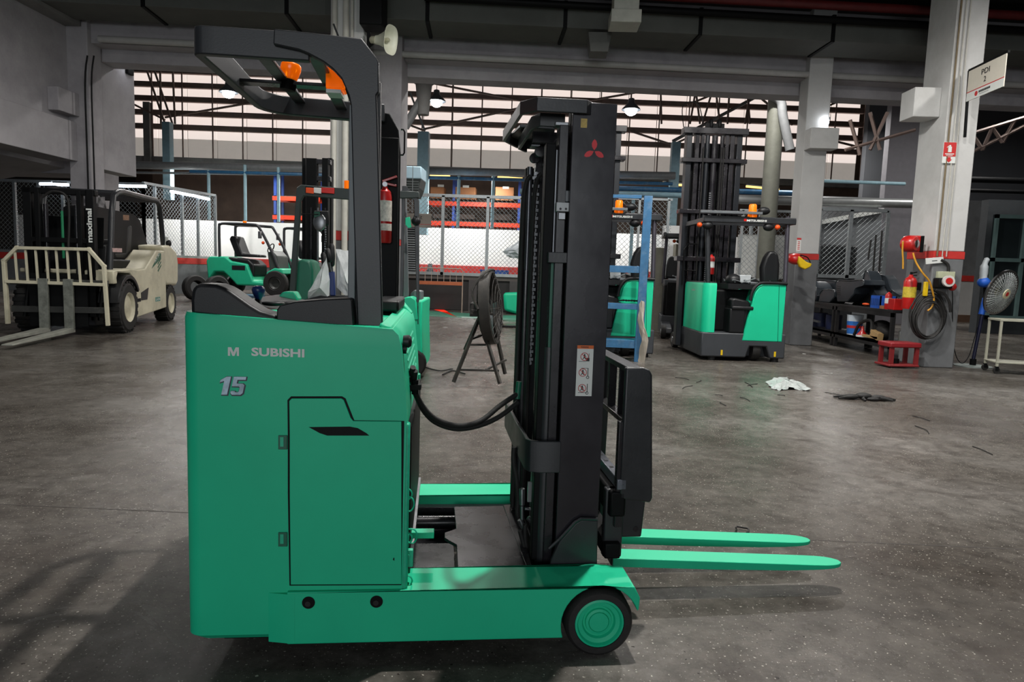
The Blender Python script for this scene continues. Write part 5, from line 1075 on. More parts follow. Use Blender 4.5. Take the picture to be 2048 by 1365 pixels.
# pink steel barrier in front of the dock
a=P(838,536,20);c=P(925,570,20); t=thing('steel_barrier','low tubular barrier with an orange-brown bar in front of the dark dock','barrier',(a.x,20,0)); W_=c.x-a.x; zt=P(880,537,20).z; zm=P(880,566,20).z
tm=mat('barrier_tube','#a89588',.5); b=MB(); b.tube([(0,0,0),(0,0,zt-.06),(.06,0,zt),(W_-.06,0,zt),(W_,0,zt-.06),(W_,0,0)],.018,6); b.done('frame_tube',tm,t)
for k in range(6): MB().cyl((W_*(k+1)/7,0,zm),(W_*(k+1)/7,0,zt),.008,5).done('bar',tm,t)
MB().box(0,W_,-.02,.02,zm-.06,zm+.04).done('crossbar',mat('orange_brown','#b3603c',.6),t)
for i,(px,lb) in enumerate(((975,'blue plastic crate on the dock edge, the larger left one'),(1003,'blue plastic crate on the dock edge, the right one touching the mast'))):
    a=P(px,545,21.5); t=thing('plastic_crate',lb,'crate',(a.x,21.4,1.07)); w_=.44; b=MB()
    for (x0,x1,y0,y1) in ((-w_/2,w_/2,0,.03),(-w_/2,w_/2,.37,.4),(-w_/2,-w_/2+.03,0,.4),(w_/2-.03,w_/2,0,.4)): b.box(x0,x1,y0,y1,0,.2)
    b.box(-w_/2,w_/2,0,.4,0,.03); b.done('crate_body',bluep,t,bevel=.005); MB().box(-w_/2-.02,w_/2+.02,-.02,.0,.17,.21).done('rim',bluep,t)
a=P(1020,560,20.4); 
q=P(1030,605,20.3); t=MB(); t.prism([(q.x-.35,.62),(q.x-.3,.1),(q.x+.1,.0),(q.x+.4,.0),(q.x+.4,.66)],'y',20.0,20.6); tag(t.done('forklift_cover',teal,None,bevel=.08,seg=3),'teal machine cover on the floor before the dock beside the black mast','machine cover')
q=P(1025,505,19.5)
crumple('plastic_sheet','grey translucent sheet hung over the fence post left of the nearest truck mast',[P(1010,500,20.6),P(1035,482,20.7),P(1049,480,20.6),P(1049,518,20.6),P(1018,515,20.6),P(1006,504,20.6)],P(1030,500,20.45),m=mat('grey_film','#b9c0c4',.3,bump=.4,bscale=9),cat='plastic sheet',jit=.03)
q=P(853,532,20.5); t=MB(); t.lathe([(.001,0),(.09,0),(.11,.1),(.07,.3),(.05,.34),(.001,.34)],(q.x,21.2,1.07),(0,0,1),14); tag(t.done('grey_bottle',mat('bottle_grey','#70767a',.4),None,smooth=40),'small grey bottle standing on the left end of the dock edge','bottle')
q=P(388,555,22)
for i,(px,Y,lb) in enumerate(((372,19.4,'black tyre leaning by the low grey wall, left one'),(392,19.6,'black tyre leaning by the low grey wall, right one'))):
    q=PZ(px,588,0); q=P(px,588,21.5); MBt=MB().lathe([(.21,-.1),(.23,-.13),(.36,-.13),(.40,-.09),(.40,.09),(.36,.13),(.23,.13),(.21,.1)],(q.x+.3+.34*i,21.5+i*.1,.40),(.82,-.5,.15),28,caps=False); tag(MBt.done('tyre',rub,None,smooth=35),lb,'tyre')
q=PZ(467,585,0); tq=thing('timber_pallet','short light wooden pallet piece on the floor in front of the far green forklift','pallet',(P(467,583,19).x,19,0))
for k in range(3): MB().box(-.35,.35,k*.2,k*.2+.12,.12,.15).done('plank',mat('pale_timber','#a98a5c',.7,var=.2),tq)
for k in (-.3,0,.3): MB().box(k-.05,k+.05,0,.52,0,.12).done('block',mat('pale_timber','#a98a5c',.7,var=.2),tq)
b=MB(); a=P(460,574,24.2);b.box(a.x-.1,P(515,574,24.2).x,24.2,24.9,0,.10); tag(b.done('loading_ramp',mat('ramp_blue','#4d6a80',.4,metal=.3),None,bevel=.02),'low blue-grey ramp plate under the far green forklift','ramp')
# ================================================================== HORN SPEAKER
q=P(768,80,11.15); t=thing('horn_speaker','cream horn loudspeaker on a bracket beside the piped column','loudspeaker',tuple(q))
d0=V((.90,-.45,-.12)).normalized(); hm=mat('horn_cream','#c9cbb8',.45,var=.08)
b=MB()
def sq(s_,a,c=.35):
    ax=d0; e1=V((0,0,1)); e1=(e1-ax*e1.dot(ax)).normalized(); e2=ax.cross(e1); out=[]
    for k in range(24):
        th=2*PI*k/24; ct=math.cos(th); st=math.sin(th); out.append(ax*a+e1*(s_*1.35*math.copysign(abs(ct)**.7,ct))+e2*(s_*math.copysign(abs(st)**.7,st)))
    return out
b.loft([sq(.05,-.16),sq(.055,-.10),sq(.07,-.04),sq(.10,.06),(sq(.15,.13)),sq(.165,.14),sq(.145,.135),sq(.10,.08),sq(.04,.0)]); b.done('horn',hm,t,smooth=50)
MB().lathe([(.001,.02),(.03,.02),(.035,.08),(.02,.11),(.001,.11)],(0,0,0),d0,14).done('horn_throat',mat('horn_throat','#a7a68f',.5),t,smooth=40)
MB().lathe([(.05,-.26),(.06,-.24),(.06,-.15),(.001,-.15)],(0,0,0),d0,14).done('driver',mat('horn_throat','#a7a68f',.5),t,smooth=40)
b=MB(); b.bar(V((0,0,-.02))-d0*.2,(-.28,.15,-.05),.03,.06); b.bar((-.28,.15,-.12),(-.28,.15,.15),.05,.05); b.done('bracket',blkd,t)
# dark speaker box above it
q=P(745,12,11.3); tag(MB().box(q.x-.16,q.x+.2,11.1,11.5,q.z-.35,q.z+.5).done('hanging_cabinet',blkd,None,bevel=.02),'dark box fixed high on the piped column above the horn speaker','box')
# ================================================================== DRUM FAN ON TRESTLE
fc=V((-.62,7.72,0)); t=thing('drum_fan','black industrial fan with dusty wire guard on an A-frame stand, seen edge-on','fan',tuple(fc)); FN=Fr(tuple(fc),0)
dm=mat('dusty_black','#2d2b28',.6,var=.3,scale=12,dirt='#565048',dirtamt=.5)
for (a,c) in (((907,765,-.32),(960,632,-.12)),((1000,768,-.32),(955,618,-.12)),((930,700,.32),(962,628,.12)),((1010,748,.30),(985,630,.1))):
    A=FN.y(a[0],a[1],a[2]);Z=FN.y(c[0],c[1],c[2]); MB().bar((A[0],a[2],max(.0,A[1])),(Z[0],c[2],Z[1]),.032,.032).done('leg',dm,t)
A=FN.y(907,765,-.32);Z=FN.y(1000,768,-.32); MB().bar((A[0],-.32,.02),(Z[0]-.02,-.32,.26),.001,.001) if False else None
for (p_,q_) in (((918,740,-.28),(998,742,-.28)),((938,690,-.2),(972,690,-.2)),((972,740,-.2),(1012,720,.2)),((944,678,-.18),(978,665,.14))):
    A=FN.y(*p_);Z=FN.y(*q_); MB().bar((A[0],p_[2],A[1]),(Z[0],q_[2],Z[1]),.022,.022).done('stand_rail',dm,t)
ca=FN.y(980,616,0); C0=V((ca[0],0,ca[1])); ax=V((.985,-.1,.10)).normalized()
MB().lathe([(.40,-.06),(.42,-.055),(.42,.055),(.40,.06),(.395,.05),(.395,-.05)],C0,ax,36).done('drum_ring',dm,t,smooth=30)
for sgn in (-1,1):
    b=MB(); e1=V((0,0,1));e1=(e1-ax*e1.dot(ax)).normalized();e2=ax.cross(e1)
    for r_k in (.40,.33,.26,.19,.12): 
        a_=sgn*(.06+.07*(1-(r_k/.4)**2)); b.tube([C0+ax*a_+e1*(r_k*math.cos(2*PI*k/28))+e2*(r_k*math.sin(2*PI*k/28)) for k in range(28)],.0035,4,closed=True)
    for k in range(20):
        th=2*PI*k/20; b.tube([C0+ax*(sgn*(.06+.07*(1-(r/.4)**2)))+e1*(r*math.cos(th))+e2*(r*math.sin(th)) for r in (.40,.3,.2,.08)],.003,3)
    b.done('wire_guard',dm,t,kind='stuff')
MB().lathe([(.001,-.22),(.08,-.2),(.09,-.05),(.09,.02),(.001,.03)],C0,ax,16).done('motor',dm,t,smooth=40)
for k in range(3):
    th=2*PI*k/3+.4; u_=e1*math.cos(th)+e2*math.sin(th); v_=ax.cross(u_); b=MB(); b.loft([[C0+u_*.05+v_*.05+ax*.02,C0+u_*.05-v_*.05-ax*.02,C0+u_*.36-v_*.1-ax*.03,C0+u_*.36+v_*.1+ax*.03],[C0+u_*.05+v_*.05+ax*.028,C0+u_*.05-v_*.05-ax*.012,C0+u_*.36-v_*.1-ax*.022,C0+u_*.36+v_*.1+ax*.038]]); b.done('blade',stl,t)
a1=FN.y(955,565,0);b=MB(); b.tube(smooth_path([(C0.x-.10,-.42,C0.z+.0),(C0.x-.18,-.3,C0.z+.2),(C0.x-.05,-.2,C0.z+.40),(C0.x+.02,0,C0.z+.43)],4),.015,6); b.tube(smooth_path([(C0.x-.10,.42,C0.z),(C0.x-.16,.3,C0.z+.2),(C0.x+.0,.1,C0.z+.42)],4),.015,6); b.done('yoke',dm,t)
b=MB(); b.box(C0.x-.22,C0.x-.13,-.1,.02,C0.z-.1,C0.z+.05); b.bar((C0.x-.2,-.15,C0.z-.03),(C0.x+.05,-.18,C0.z-.06),.02,.03); b.done('switch_box',dm,t,bevel=.005)
# cable on the floor by the trestle, and a black foot pad
b=MB(); b.tube(smooth_path([tuple(PZ(px,py,.012)) for px,py in ((850,735),(880,742),(905,738),(885,750),(905,742),(930,748))],5),.008,6); tag(b.done('floor_cable',rub,None),'black cable looping on the floor beside the trestle fan','cable')
b=MB(); q=PZ(1005,655); b.box(q.x-.1,q.x+.35,q.y,q.y+.3,0,.03); b.bar((q.x,q.y+.1,.02),(q.x-.05,q.y+.1,.25),.03,.03); tag(b.done('foot_pedal',blkd,None,bevel=.005),'small black foot pedal on the floor behind the trestle fan','pedal')
# ================================================================== BLUE PLATFORM LADDER
lc=PZ(1275,716); t=thing('platform_ladder','blue steel platform ladder half hidden by the nearest truck mast','ladder',(lc.x-.08,10.12,0),math.radians(-4)); LD=Fr(t.location,math.radians(-4))
q=LD.y(1297,392,.0); x1,zt=q
xl=LD.y(1190,392,0)[0]
for (xa,xb) in ((LD.y(1276,716,0)[0],x1),(LD.y(1184,716,0)[0],xl)):
    MB().bar((xa,0,0),(xb,0,zt),.12,.05,up=(0,1,0)).done('front_rail',bluelad,t,bevel=.004)
    MB().bar((xa+.02,.40,0),(xb+.03,.25,zt),.05,.05).done('rear_rail',bluelad,t,bevel=.004)
for (py,w_,hh) in ((394,.05,.05),(540,.04,.10),(615,.30,.08),(690,.30,.12)):
    xR,z=LD.y(1285,py,0); MB().box(xl,xR-.01,-.01,w_,z-hh/2,z+hh/2).done('tread' if w_>.1 else 'cross_rail',bluelad,t,bevel=.003)
x,z=LD.y(1255,603,.1); b=MB()
for k in range(8): b.bar((x-.15+.04*k,.05+.03*(k%3),z+.005),(x-.05+.04*k,.1,z+.02),.02,.012)
tag(b.done('tool_bundle',blkd,None),'small heap of black tools lying on a tread of the blue ladder','tools').location=LD.o; bpy.data.objects[b.name if False else 'tool_bundle'].rotation_euler=(0,0,LD.a)
pts=[LD.o+LD.ex*LD.y(px,py,-.05)[0]+LD.ey*dy+V((0,0,LD.y(px,py,-.05)[1])) for px,py,dy in ((1281,600,-.05),(1290,605,-.05),(1283,632,-.1),(1296,680,-.08),(1290,728,-.05),(1276,726,-.02),(1283,690,-.05),(1276,640,-.04))]
crumple('torn_wrap','crumpled beige plastic wrap hanging off the right rail of the blue ladder',pts,LD.o+LD.ex*LD.y(1285,665,-.08)[0]+LD.ey*(-.12)+V((0,0,LD.y(1285,665,-.08)[1])),m=mat('beige_film','#a79f93',.35,bump=.4,bscale=9),cat='plastic wrap',jit=.012)
# ================================================================== WORKBENCH WITH SPARE PARTS
bx=6.0; bt=thing('workbench','long black steel workbench with two bays and lower shelf along the right side','workbench',(bx,11.6,0)); bm_=mat('bench_black','#1a191a',.45,var=.2,dirt='#3b3633',dirtamt=.3)
BL=4.6; zt=.84
MB().box(0,.75,0,BL,zt-.05,zt).done('bench_top',bm_,bt,bevel=.004); MB().box(0,.75,.02,BL-.02,.24,.28).done('lower_shelf',bm_,bt)
for yy in (0,2.1,2.25,BL-.06):
    for xx in (0,.69): MB().box(xx,xx+.06,yy,yy+.06,0,zt-.05).done('leg',bm_,bt)
MB().box(0,.04,0,BL,zt-.12,zt-.05).done('front_apron',bm_,bt); MB().box(0,.04,0,BL,.18,.28).done('shelf_edge',bm_,bt)
cwl=mat('cowl_plastic','#2b3137',.33,var=.15,scale=5)
def cowl(label,y,dy,x,w,h,lean):
    o=thing('console_cowl',label,'machine cover',(bx+x,11.6+y,zt),random.uniform(-.08,.08))
    b=MB(); b.prism([(0,0),(dy,0),(dy,.06),(dy*.75,.10),(dy*.55,h),(dy*.45,h),(dy*.35,.16),(dy*.1,.22+lean),(0,.20+lean)],'x',0,w); b.done('shell',cwl,o,bevel=.02,seg=3)
    b=MB(); b.box(.03,w-.03,dy*.55,dy*.98,.085,.10); b.tube(smooth_path([(.02,dy*.1,.2+lean),(.02,dy*.3,h*.7),(.02,dy*.5,h),(.02,dy*.7,.14),(.02,dy,.08)],4),.015,6); b.done('rim',cwl,o); 
    b=MB(); 
    for k in range(4): b.box(-.006,0,dy*.08+k*.03,dy*.08+k*.03+.012,.08,.17)
    b.done('vent_slots',ink,o,kind='stuff'); return o
def cowl2(label,pts,x0,x1,inner=None,slots=None):
    ys=[(PX(px,py,bx+x0).y,max(zt,PX(px,py,bx+x0).z)) for px,py in pts]; y0=min(y for y,_ in ys)
    o=thing('console_cowl',label,'machine cover',(bx+x0,y0,zt)); loc=lambda q:[(y-y0,z-zt) for y,z in q]
    b=MB(); b.prism(loc(ys),'x',0,x1-x0); b.done('shell',cwl,o,bevel=.018,seg=3)
    if inner:
        q=loc([(PX(px,py,bx+x0).y,max(zt,PX(px,py,bx+x0).z)) for px,py in inner]); b=MB(); b.prism(q,'x',-.012,.01); b.done('panel',plast,o,bevel=.006)
    if slots:
        for k in range(5):
            q=loc([(PX(px,py+4*k,bx+x0).y,PX(px,py+4*k,bx+x0).z) for px,py in ((slots[0],slots[1]),(slots[0]+8,slots[1]+2),(slots[0]+8,slots[1]+4),(slots[0],slots[1]+2))]); MB().prism(q,'x',-.004,.0).done('vent_slot',ink,o)
    b=MB(); q=loc(ys); b.tube(smooth_path([(-.004,)+p for p in q[1:-1]],3),.010,5); b.done('rim',cwl,o,smooth=60)
    return o
cowl2('black plastic truck cowl with a tall spike behind the blue crate on the workbench',((1702,613),(1714,596),(1724,572),(1728,552),(1733,541),(1739,553),(1744,570),(1752,586),(1762,593),(1798,597),(1800,614)),.31,.54,((1708,608),(1718,592),(1730,580),(1742,592),(1755,602),(1750,610)))
cowl2('tall hooded black plastic truck cowl against the rear of the workbench, beside the big extinguisher',((1745,600),(1744,574),(1740,556),(1747,550),(1768,551),(1776,560),(1782,578),(1793,587),(1802,592),(1802,602)),.55,.74,((1747,576),(1746,558),(1765,557),(1771,574)))
cowl2('black plastic truck cowl with vent slots in the middle of the workbench',((1674,604),(1672,584),(1671,568),(1677,561),(1700,562),(1726,560),(1728,570),(1712,576),(1708,588),(1694,604)),.05,.45,None,(1673,571))
cowl2('flat black plastic truck cowl lying behind the slotted one on the workbench',((1634,584),(1628,566),(1632,560),(1655,561),(1680,566),(1676,576),(1655,579),(1644,584)),.46,.72)
cowl2('small slanted black plastic truck cowl left of the slotted one on the workbench',((1636,607),(1640,588),(1646,580),(1660,579),(1670,583),(1669,594),(1658,606)),.04,.36)
cowl2('black plastic truck cowl with a pointed top at the far left end of the workbench',((1598,606),(1604,590),(1612,576),(1619,562),(1626,566),(1632,576),(1634,592),(1630,607)),.04,.40)
def bq(px,py,dx=0.): return PX(px,py,bx+dx)
q=bq(1735,612,.1); t=thing('plastic_crate','bright blue plastic crate on the workbench beside the small red extinguisher','crate',(bx+.02,12.08,zt))
for (x0,x1,y0,y1) in ((0,.02,0,.36),(.26,.28,0,.36),(0,.28,0,.02),(0,.28,.34,.36)): MB().box(x0,x1,y0,y1,0,.22).done('crate_side',bluep,t)
for k in range(5): MB().box(-.003,.0,.03+k*.065,.065+k*.065,.05,.17).done('crate_slot',mat('blue_dark','#173a78',.5),t)
small_ext('small red extinguisher with white label standing on the workbench by the blue crate',(bx+.08,11.93,zt),.33,.055)
q=PX(1816,618,5.94)
t=small_ext('tall red extinguisher with yellow label hanging on the left face of the right column',(5.94,q.y,q.z),.60,.095,True,mat('yellow_label','#c9b23a',.5,var=.3,scale=30))
MB().box(.09,.155,-.03,.03,.30,.42).done('wall_hook',blkd,t)
MB_=MB().box(0,.2,0,.2,0,.19); o=MB_.done('red_toolbox',redp,None,bevel=.01); o.location=(bx+.02,11.62,zt); tag(o,'red metal box at the near right end of the workbench beside the small extinguisher','toolbox')
b=MB(); b.ball((0,0,.05),.05,1,2.,.5); o=b.done('orange_cap',mat('orange_lens','#e2501c',.25,var=.05),None); o.location=(bx+.05,12.65,zt); tag(o,'small orange plastic cap lying left of the blue crate on the workbench','cap')
o=MB().box(0,.12,0,.18,0,.07).done('small_carton',cart,None,bevel=.004); o.location=(bx+.01,11.98,zt); o.scale=(.8,.5,.8); tag(o,'small brown carton on the workbench in front of the blue crate','box')
# lower shelf contents
t=thing('plastic_pail','white pail with a blue and red printed label on the lower shelf of the workbench','pail',(bx+.16,13.25,.28)); MB().lathe([(.001,0),(.125,0),(.145,.36),(.15,.38),(.001,.38)],(0,0,0),(0,0,1),24).done('pail_body',mat('pail_white','#cfd9e2',.35),t,smooth=35)
MB().lathe([(.128,.02),(.141,.26)],(0,0,0),(0,0,1),24).done('printed_label',mat('pail_blue','#2f6fc0',.4,var=.25,scale=14),t,smooth=60); MB().lathe([(.1355,.13),(.138,.18)],(0,0,0),(0,0,1),24).done('label_band',redi,t,smooth=60)
t=thing('funnel','red funnel with a white base band on the lower shelf beside the pail','funnel',(bx+.10,12.8,.28)); MB().lathe([(.001,0),(.10,0),(.10,.03),(.03,.12),(.015,.2),(.001,.2)],(0,0,0),(0,0,1),18).done('cone',redp,t,smooth=40); MB().lathe([(.101,.0),(.101,.035)],(0,0,0),(0,0,1),18).done('white_band',white,t)
b=MB(); b.ball((.3,12.6-11.6-.1,.17),.17,1,1.6,1); b.ball((.25,.7,.14),.14,1,1.3,1); b.tube(smooth_path([(.05,1.4,.02),(.05,1.2,.25),(.1,.9,.32),(.05,.75,.1)],4),.03,6); o=b.done('black_hose_heap',rub,None,smooth=50,kind=None); o.location=(bx,11.6,.28); tag(o,'bundle of black rubber parts on the lower shelf behind the funnel','rubber parts')
t=thing('timber_offcut','pale broken timber offcuts on the lower shelf, nearest the bench end','timber',(bx+.03,12.1,.28)); MB().box(0,.08,0,.55,.02,.06).done('plank',mat('pale_timber','#a98a5c',.7,var=.2),t); MB().box(.0,.1,.0,.28,-.0,.12,Matrix.Rotation(.2,4,'X')).done('block',mat('pale_timber','#a98a5c',.7,var=.2),t)
o=MB().lathe([(.001,0),(.15,0),(.15,.18),(.14,.2),(.001,.2)],(bx+.4,11.8,.28),(0,0,1),20).done('paint_tin',mat('tin_grey','#a4a7a5',.35,metal=.6),None,smooth=35); tag(o,'grey metal tin on the lower shelf at the near end of the workbench','tin')
for i,y in enumerate((3.0,3.7)):
    o=MB().lathe([(.001,0),(.16,0),(.16,.3),(.001,.3)],(bx+.35,11.6+y,.28),(0,0,1),18).done('blue_drum',mat('navy_drum','#1b2448',.5),None,smooth=35); tag(o,['dark blue drum on the lower shelf in the far bay, right one','dark blue drum on the lower shelf in the far bay, left one'][i],'drum')
o=MB().bar((bx+.05,14.6,.42),(bx+.05,15.6,.45),.05,.04).done('metal_bar',stl,None); tag(o,'bright metal bar lying in the far bay of the workbench','bar')
for i,(px,y0,y1) in enumerate(((1752,470,545),(1764,462,545),(1742,480,520))):
    a=P(px,y0,16.5);c=P(px-6,y1,16.5); tag(MB().cyl(a,c,.02,6).done('leaning_rod',rub,None),['thin black rod leaning behind the gate panel, middle one','thin black rod leaning behind the gate panel, tallest at the right','thin black rod leaning behind the gate panel, short left one'][i],'rod')
# ================================================================== RED STOOL
q=PZ(1803,736); t=thing('work_stool','low red rolling work stool with padded seat at the foot of the right column','stool',(q.x,q.y+.12,0),math.radians(6))
MB().box(-.25,.25,-.17,.17,.31,.39).done('seat_pad',mat('stool_red','#8a2328',.35,var=.1),t,bevel=.02,seg=3)
MB().box(-.27,.22,-.2,.18,.02,.055).done('base_tray',mat('dull_red','#7c2224',.5),t,bevel=.012)
for x in (-.2,.2):
    for y in (-.13,.13): MB().box(x-.03,x+.03,y-.02,y+.02,.05,.34).done('leg',mat('dull_red','#7c2224',.5),t)
b=MB(); b.lathe([(.001,0),(.06,0),(.06,.07),(.001,.07)],(-.05,0,.055),(0,0,1),12); b.done('inner_spring',blkd,t)
# ================================================================== HOSE REEL, HOSES, SOCKET, SIGNS ON THE RIGHT COLUMN
yc=10.75
q=P(1820,488,10.9); t=thing('hose_reel','red air hose reel fixed to the left face of the right column','hose reel',tuple(q))
MB().lathe([(.001,-.10),(.10,-.10),(.125,-.07),(.13,0),(.125,.07),(.10,.10),(.001,.10)],(0,0,0),(.5,-.86,0),24).done('drum_shell',redp,t,smooth=40)
MB().box(-.02,.17,-.02,.14,-.12,.13).done('mount_plate',redp,t,bevel=.02)
MB().lathe([(.06,.10),(.06,.115),(.001,.12)],(0,0,0),(.5,-.86,0),18).done('silver_cap',chrome,t,smooth=40)
b=MB(); b.box(.10,.14,-.13,-.10,-.13,.12); b.done('black_bracket',blkd,t)
yh=mat('yellow_hose','#c9902a',.4)
b=MB(); b.tube(smooth_path([tuple(P(px,py,10.72)) for px,py in ((1806,483),(1805,500),(1806,520),(1806,538))],4),.013,7); tag(b.done('yellow_hose',yh,None,smooth=60),'short orange-yellow hose end hanging below the red reel','hose')
b=MB(); b.tube(smooth_path([tuple(P(px,py,Y)) for px,py,Y in ((1826,506,10.68),(1832,525,10.65),(1845,546,10.6),(1858,562,10.6),(1864,580,10.62),(1868,600,10.65),(1863,615,10.65),(1855,622,10.65))],5),.014,7); tag(b.done('yellow_hose',yh,None,smooth=60),'long yellow hose curving from the red reel down to the black hose coil','hose')
t=thing('hose_coil','thick coil of black hose hanging on the right column below the yellow hose','hose coil',tuple(P(1860,630,10.62)))
for k in range(7):
    rx=.27-.012*k; rz=.36-.014*k; ox=.02*math.sin(k*2.1); oz=.02*math.cos(k*1.7)
    MB().tube([(ox+rx*math.cos(2*PI*i/32)*(1 if math.sin(2*PI*i/32)<.3 else .93),-.012*k+.07,oz+rz*math.sin(2*PI*i/32)-.012*k) for i in range(32)],.013,6,closed=True).done('hose_loop',rub,t,smooth=60)
b=MB(); b.box(-.12,-.06,.0,.05,.28,.50); b.done('yellow_clip',yel,t,bevel=.01)
b=MB(); b.tube(smooth_path([(.05,0,.38),(.16,-.02,.34),(.26,-.02,.2),(.30,0,.05)],4),.02,6); b.done('cable_end',rub,t)
q=P(1886,563,10.7); t=thing('wall_socket','industrial red and white socket outlet in a black box on the right column','socket',tuple(q))
MB().box(-.09,.16,-.02,.05,.03,.15).done('back_plate',mat('plate_cream','#b9bda0',.5),t,bevel=.004); MB().box(-.13,.11,-.13,.05,-.11,.05).done('box_body',blkd,t,bevel=.02)
MB().lathe([(.001,0),(.085,0),(.085,.05),(.055,.055),(.001,.03)],(-.01,-.13,0),(-.1,-1,.1),20).done('round_cap',mat('cap_white','#c9c4c0',.4),t,smooth=40); MB().lathe([(.05,.05),(.05,.062),(.001,.062)],(-.01,-.13,0),(-.1,-1,.1),18).done('red_plug',redp,t,smooth=40); MB().ball((.1,-.08,-.08),.06).done('red_knob',redp,t,smooth=60)
b=MB(); b.tube(smooth_path([tuple(P(px,py,10.72)) for px,py in ((1882,520),(1896,530),(1895,548),(1885,560))],4),.022,8); tag(b.done('supply_cable',rub,None,smooth=60),'short thick black cable arching above the socket on the right column','cable')
b=MB(); pts=[(1903,565,10.7),(1905,590,10.7),(1905,640,10.75),(1906,680,10.8),(1913,715,10.9),(1925,727,11),(1938,712,11.05),(1948,680,11.05),(1955,655,11.05)]; b.tube(smooth_path([tuple(P(*p_)) for p_ in pts],5),.006,6); tag(b.done('fan_cable',blkd,None),'thin black cable running from the socket down and up to the blue fan','cable')
def sign(name,label,x0,y0,x1,y1,Y,m,th=.01):
    a=P(x0,y0,Y);c=P(x1,y1,Y); t=thing(name,label,'sign',(a.x,Y,c.z)); MB().box(0,c.x-a.x,0,th,0,a.z-c.z).done('sign_board',m,t,bevel=.001); return t,c.x-a.x,a.z-c.z
t,W_,H_=sign('small_sign','small tilted white notice below the red band of the right column',1853,517,1887,530,10.72,white); MB().box(W_*.35,W_*.65,-.001,0,H_*.4,H_*.52).done('print_line',ink,t)
t.rotation_euler=(0,math.radians(-7),0)
t,W_,H_=sign('extinguisher_sign','red and white fire extinguisher sign with a down arrow, high on the right column',1888,284,1910,327,10.72,white)
MB().box(.005,W_-.005,-.003,0,H_*.32,H_-.004).done('red_field',redi,t); b=MB(); cx=W_*.5; b.box(cx-.026,cx+.026,-.005,-.003,H_*.52,H_*.78); b.box(cx-.012,cx+.012,-.005,-.003,H_*.78,H_*.86); b.bar((cx-.01,-.004,H_*.84),(cx-.045,-.004,H_*.74),.002,.008); b.done('extinguisher_symbol',white,t)
b=MB(); b.box(W_*.15,W_*.85,-.005,-.003,H_*.42,H_*.46); b.box(W_*.25,W_*.75,-.005,-.003,H_*.36,H_*.39); b.done('print_lines',white,t)
b=MB(); b.prism([(cx-.045,H_*.18),(cx,H_*.03),(cx+.045,H_*.18),(cx+.022,H_*.18),(cx+.022,H_*.29),(cx-.022,H_*.29),(cx-.022,H_*.18)],'y',-.004,-.0); b.done('arrow',redi,t)
# conduits on the column front
for i,(px0,px1,r,m_) in enumerate(((1917,1880,.014,mat('rusty_conduit','#6f6148',.6)),(1928,1890,.009,mat('pale_pipe','#b9b7ae',.5)),(1938,1897,.009,mat('pale_pipe','#b9b7ae',.5)))):
    x=P(px0,2,10.73).x*.0+P((px0+px1)/2,260,10.73).x; pipe('conduit',['rusty brown conduit running down the right column','pale thin conduit right of the brown one on the right column','rightmost pale thin conduit on the right column'][i],(x,10.73,1.72),(x,10.73,7.1),r,m_,'conduit',8)
# PDI sign
a=P(1940,140,10.6); c=P(2008,120,9.9)
t=thing('hanging_sign','white hanging sign reading PDI 2 on a black bracket at the upper right','sign',(0,0,0))
A=P(1938,143,10.6);Bq=P(2012,121,9.75); A2_=P(1938,204,10.6); u_=(V((Bq.x-A.x,Bq.y-A.y,0))).normalized(); Ls=V((Bq.x-A.x,Bq.y-A.y,0)).length; zt=(A.z+Bq.z)/2; hh=A.z-A2_.z
t.location=(A.x,A.y,A2_.z); t.rotation_euler=(0,0,math.atan2(u_.y,u_.x))
MB().box(0,Ls,0,.012,0,hh).done('sign_board',mat('sign_cream','#d6d0c2',.5,var=.04),t)
MB().box(0,Ls,-.002,0,hh*.27,hh*.30).done('red_line',redi,t); MB().box(0,Ls,-.0015,0,0,hh*.27).done('white_strip',white,t)
text('PDI','lettering',t,ink,(Ls*.38,-.003,hh*.68),(1,0,0),(0,0,1),Ls*.22,hh*.17,bold=.01); text('2','lettering',t,ink,(Ls*.46,-.003,hh*.42),(1,0,0),(0,0,1),Ls*.06,hh*.17,bold=.01)
MB().lathe([(.001,0),(.035,0),(.035,.002),(.001,.002)],(Ls*.28,-.002,hh*.14),(0,-1,0),18).done('red_logo_disc',redi,t); b=MB(); 
for k in range(9): b.box(Ls*.35+k*Ls*.035,Ls*.375+k*Ls*.035,-.004,-.002,hh*.13,hh*.2)
b.done('logo_text',ink,t); MB().box(Ls*.37,Ls*.62,-.003,-.002,hh*.07,hh*.09).done('logo_line',mat('grey_print','#8d8d8d',.5),t)
b=MB(); b.bar((-.03,.02,hh+.02),(Ls+.01,.02,hh+.02),.03,.03); b.bar((-.03,.02,hh+.02),(-.05,.06,-.5),.03,.03); b.done('bracket',blkd,t)
t,W_,H_=sign('small_sign','narrow red and white notice on the middle column above the safety helmet',1594,476,1601,502,12.86,white); MB().box(0,W_,-.002,0,H_*.85,H_).done('red_top',redi,t)
b=MB()
for k in range(5): b.box(W_*.25,W_*.75,-.002,0,H_*(.1+.14*k),H_*(.16+.14*k))
b.done('print_lines',redi,t,kind='stuff')
# helmet and items at the middle column
q=P(1603,524,12.7); t=thing('ear_protector','yellow and red helmets hanging on the middle column','helmet',tuple(q))
b=MB(); b.ball((-.09,.05,.05),.15,1,.8,.7); b.done('red_shell',redp,t,smooth=60); b=MB(); b.prism([(-.10,.0),(-.06,-.10),(.03,-.14),(.13,-.09),(.15,-.03),(.05,-.0),(-.02,.05),(-.09,.1)],'y',-.12,-.02); b.done('yellow_shell',yel,t,bevel=.02,seg=3); b=MB(); b.tube(smooth_path([(-.05,-.05,.12),(.08,-.05,.08),(.14,-.05,-.02)],4),.01,5); b.done('strap',blkd,t)
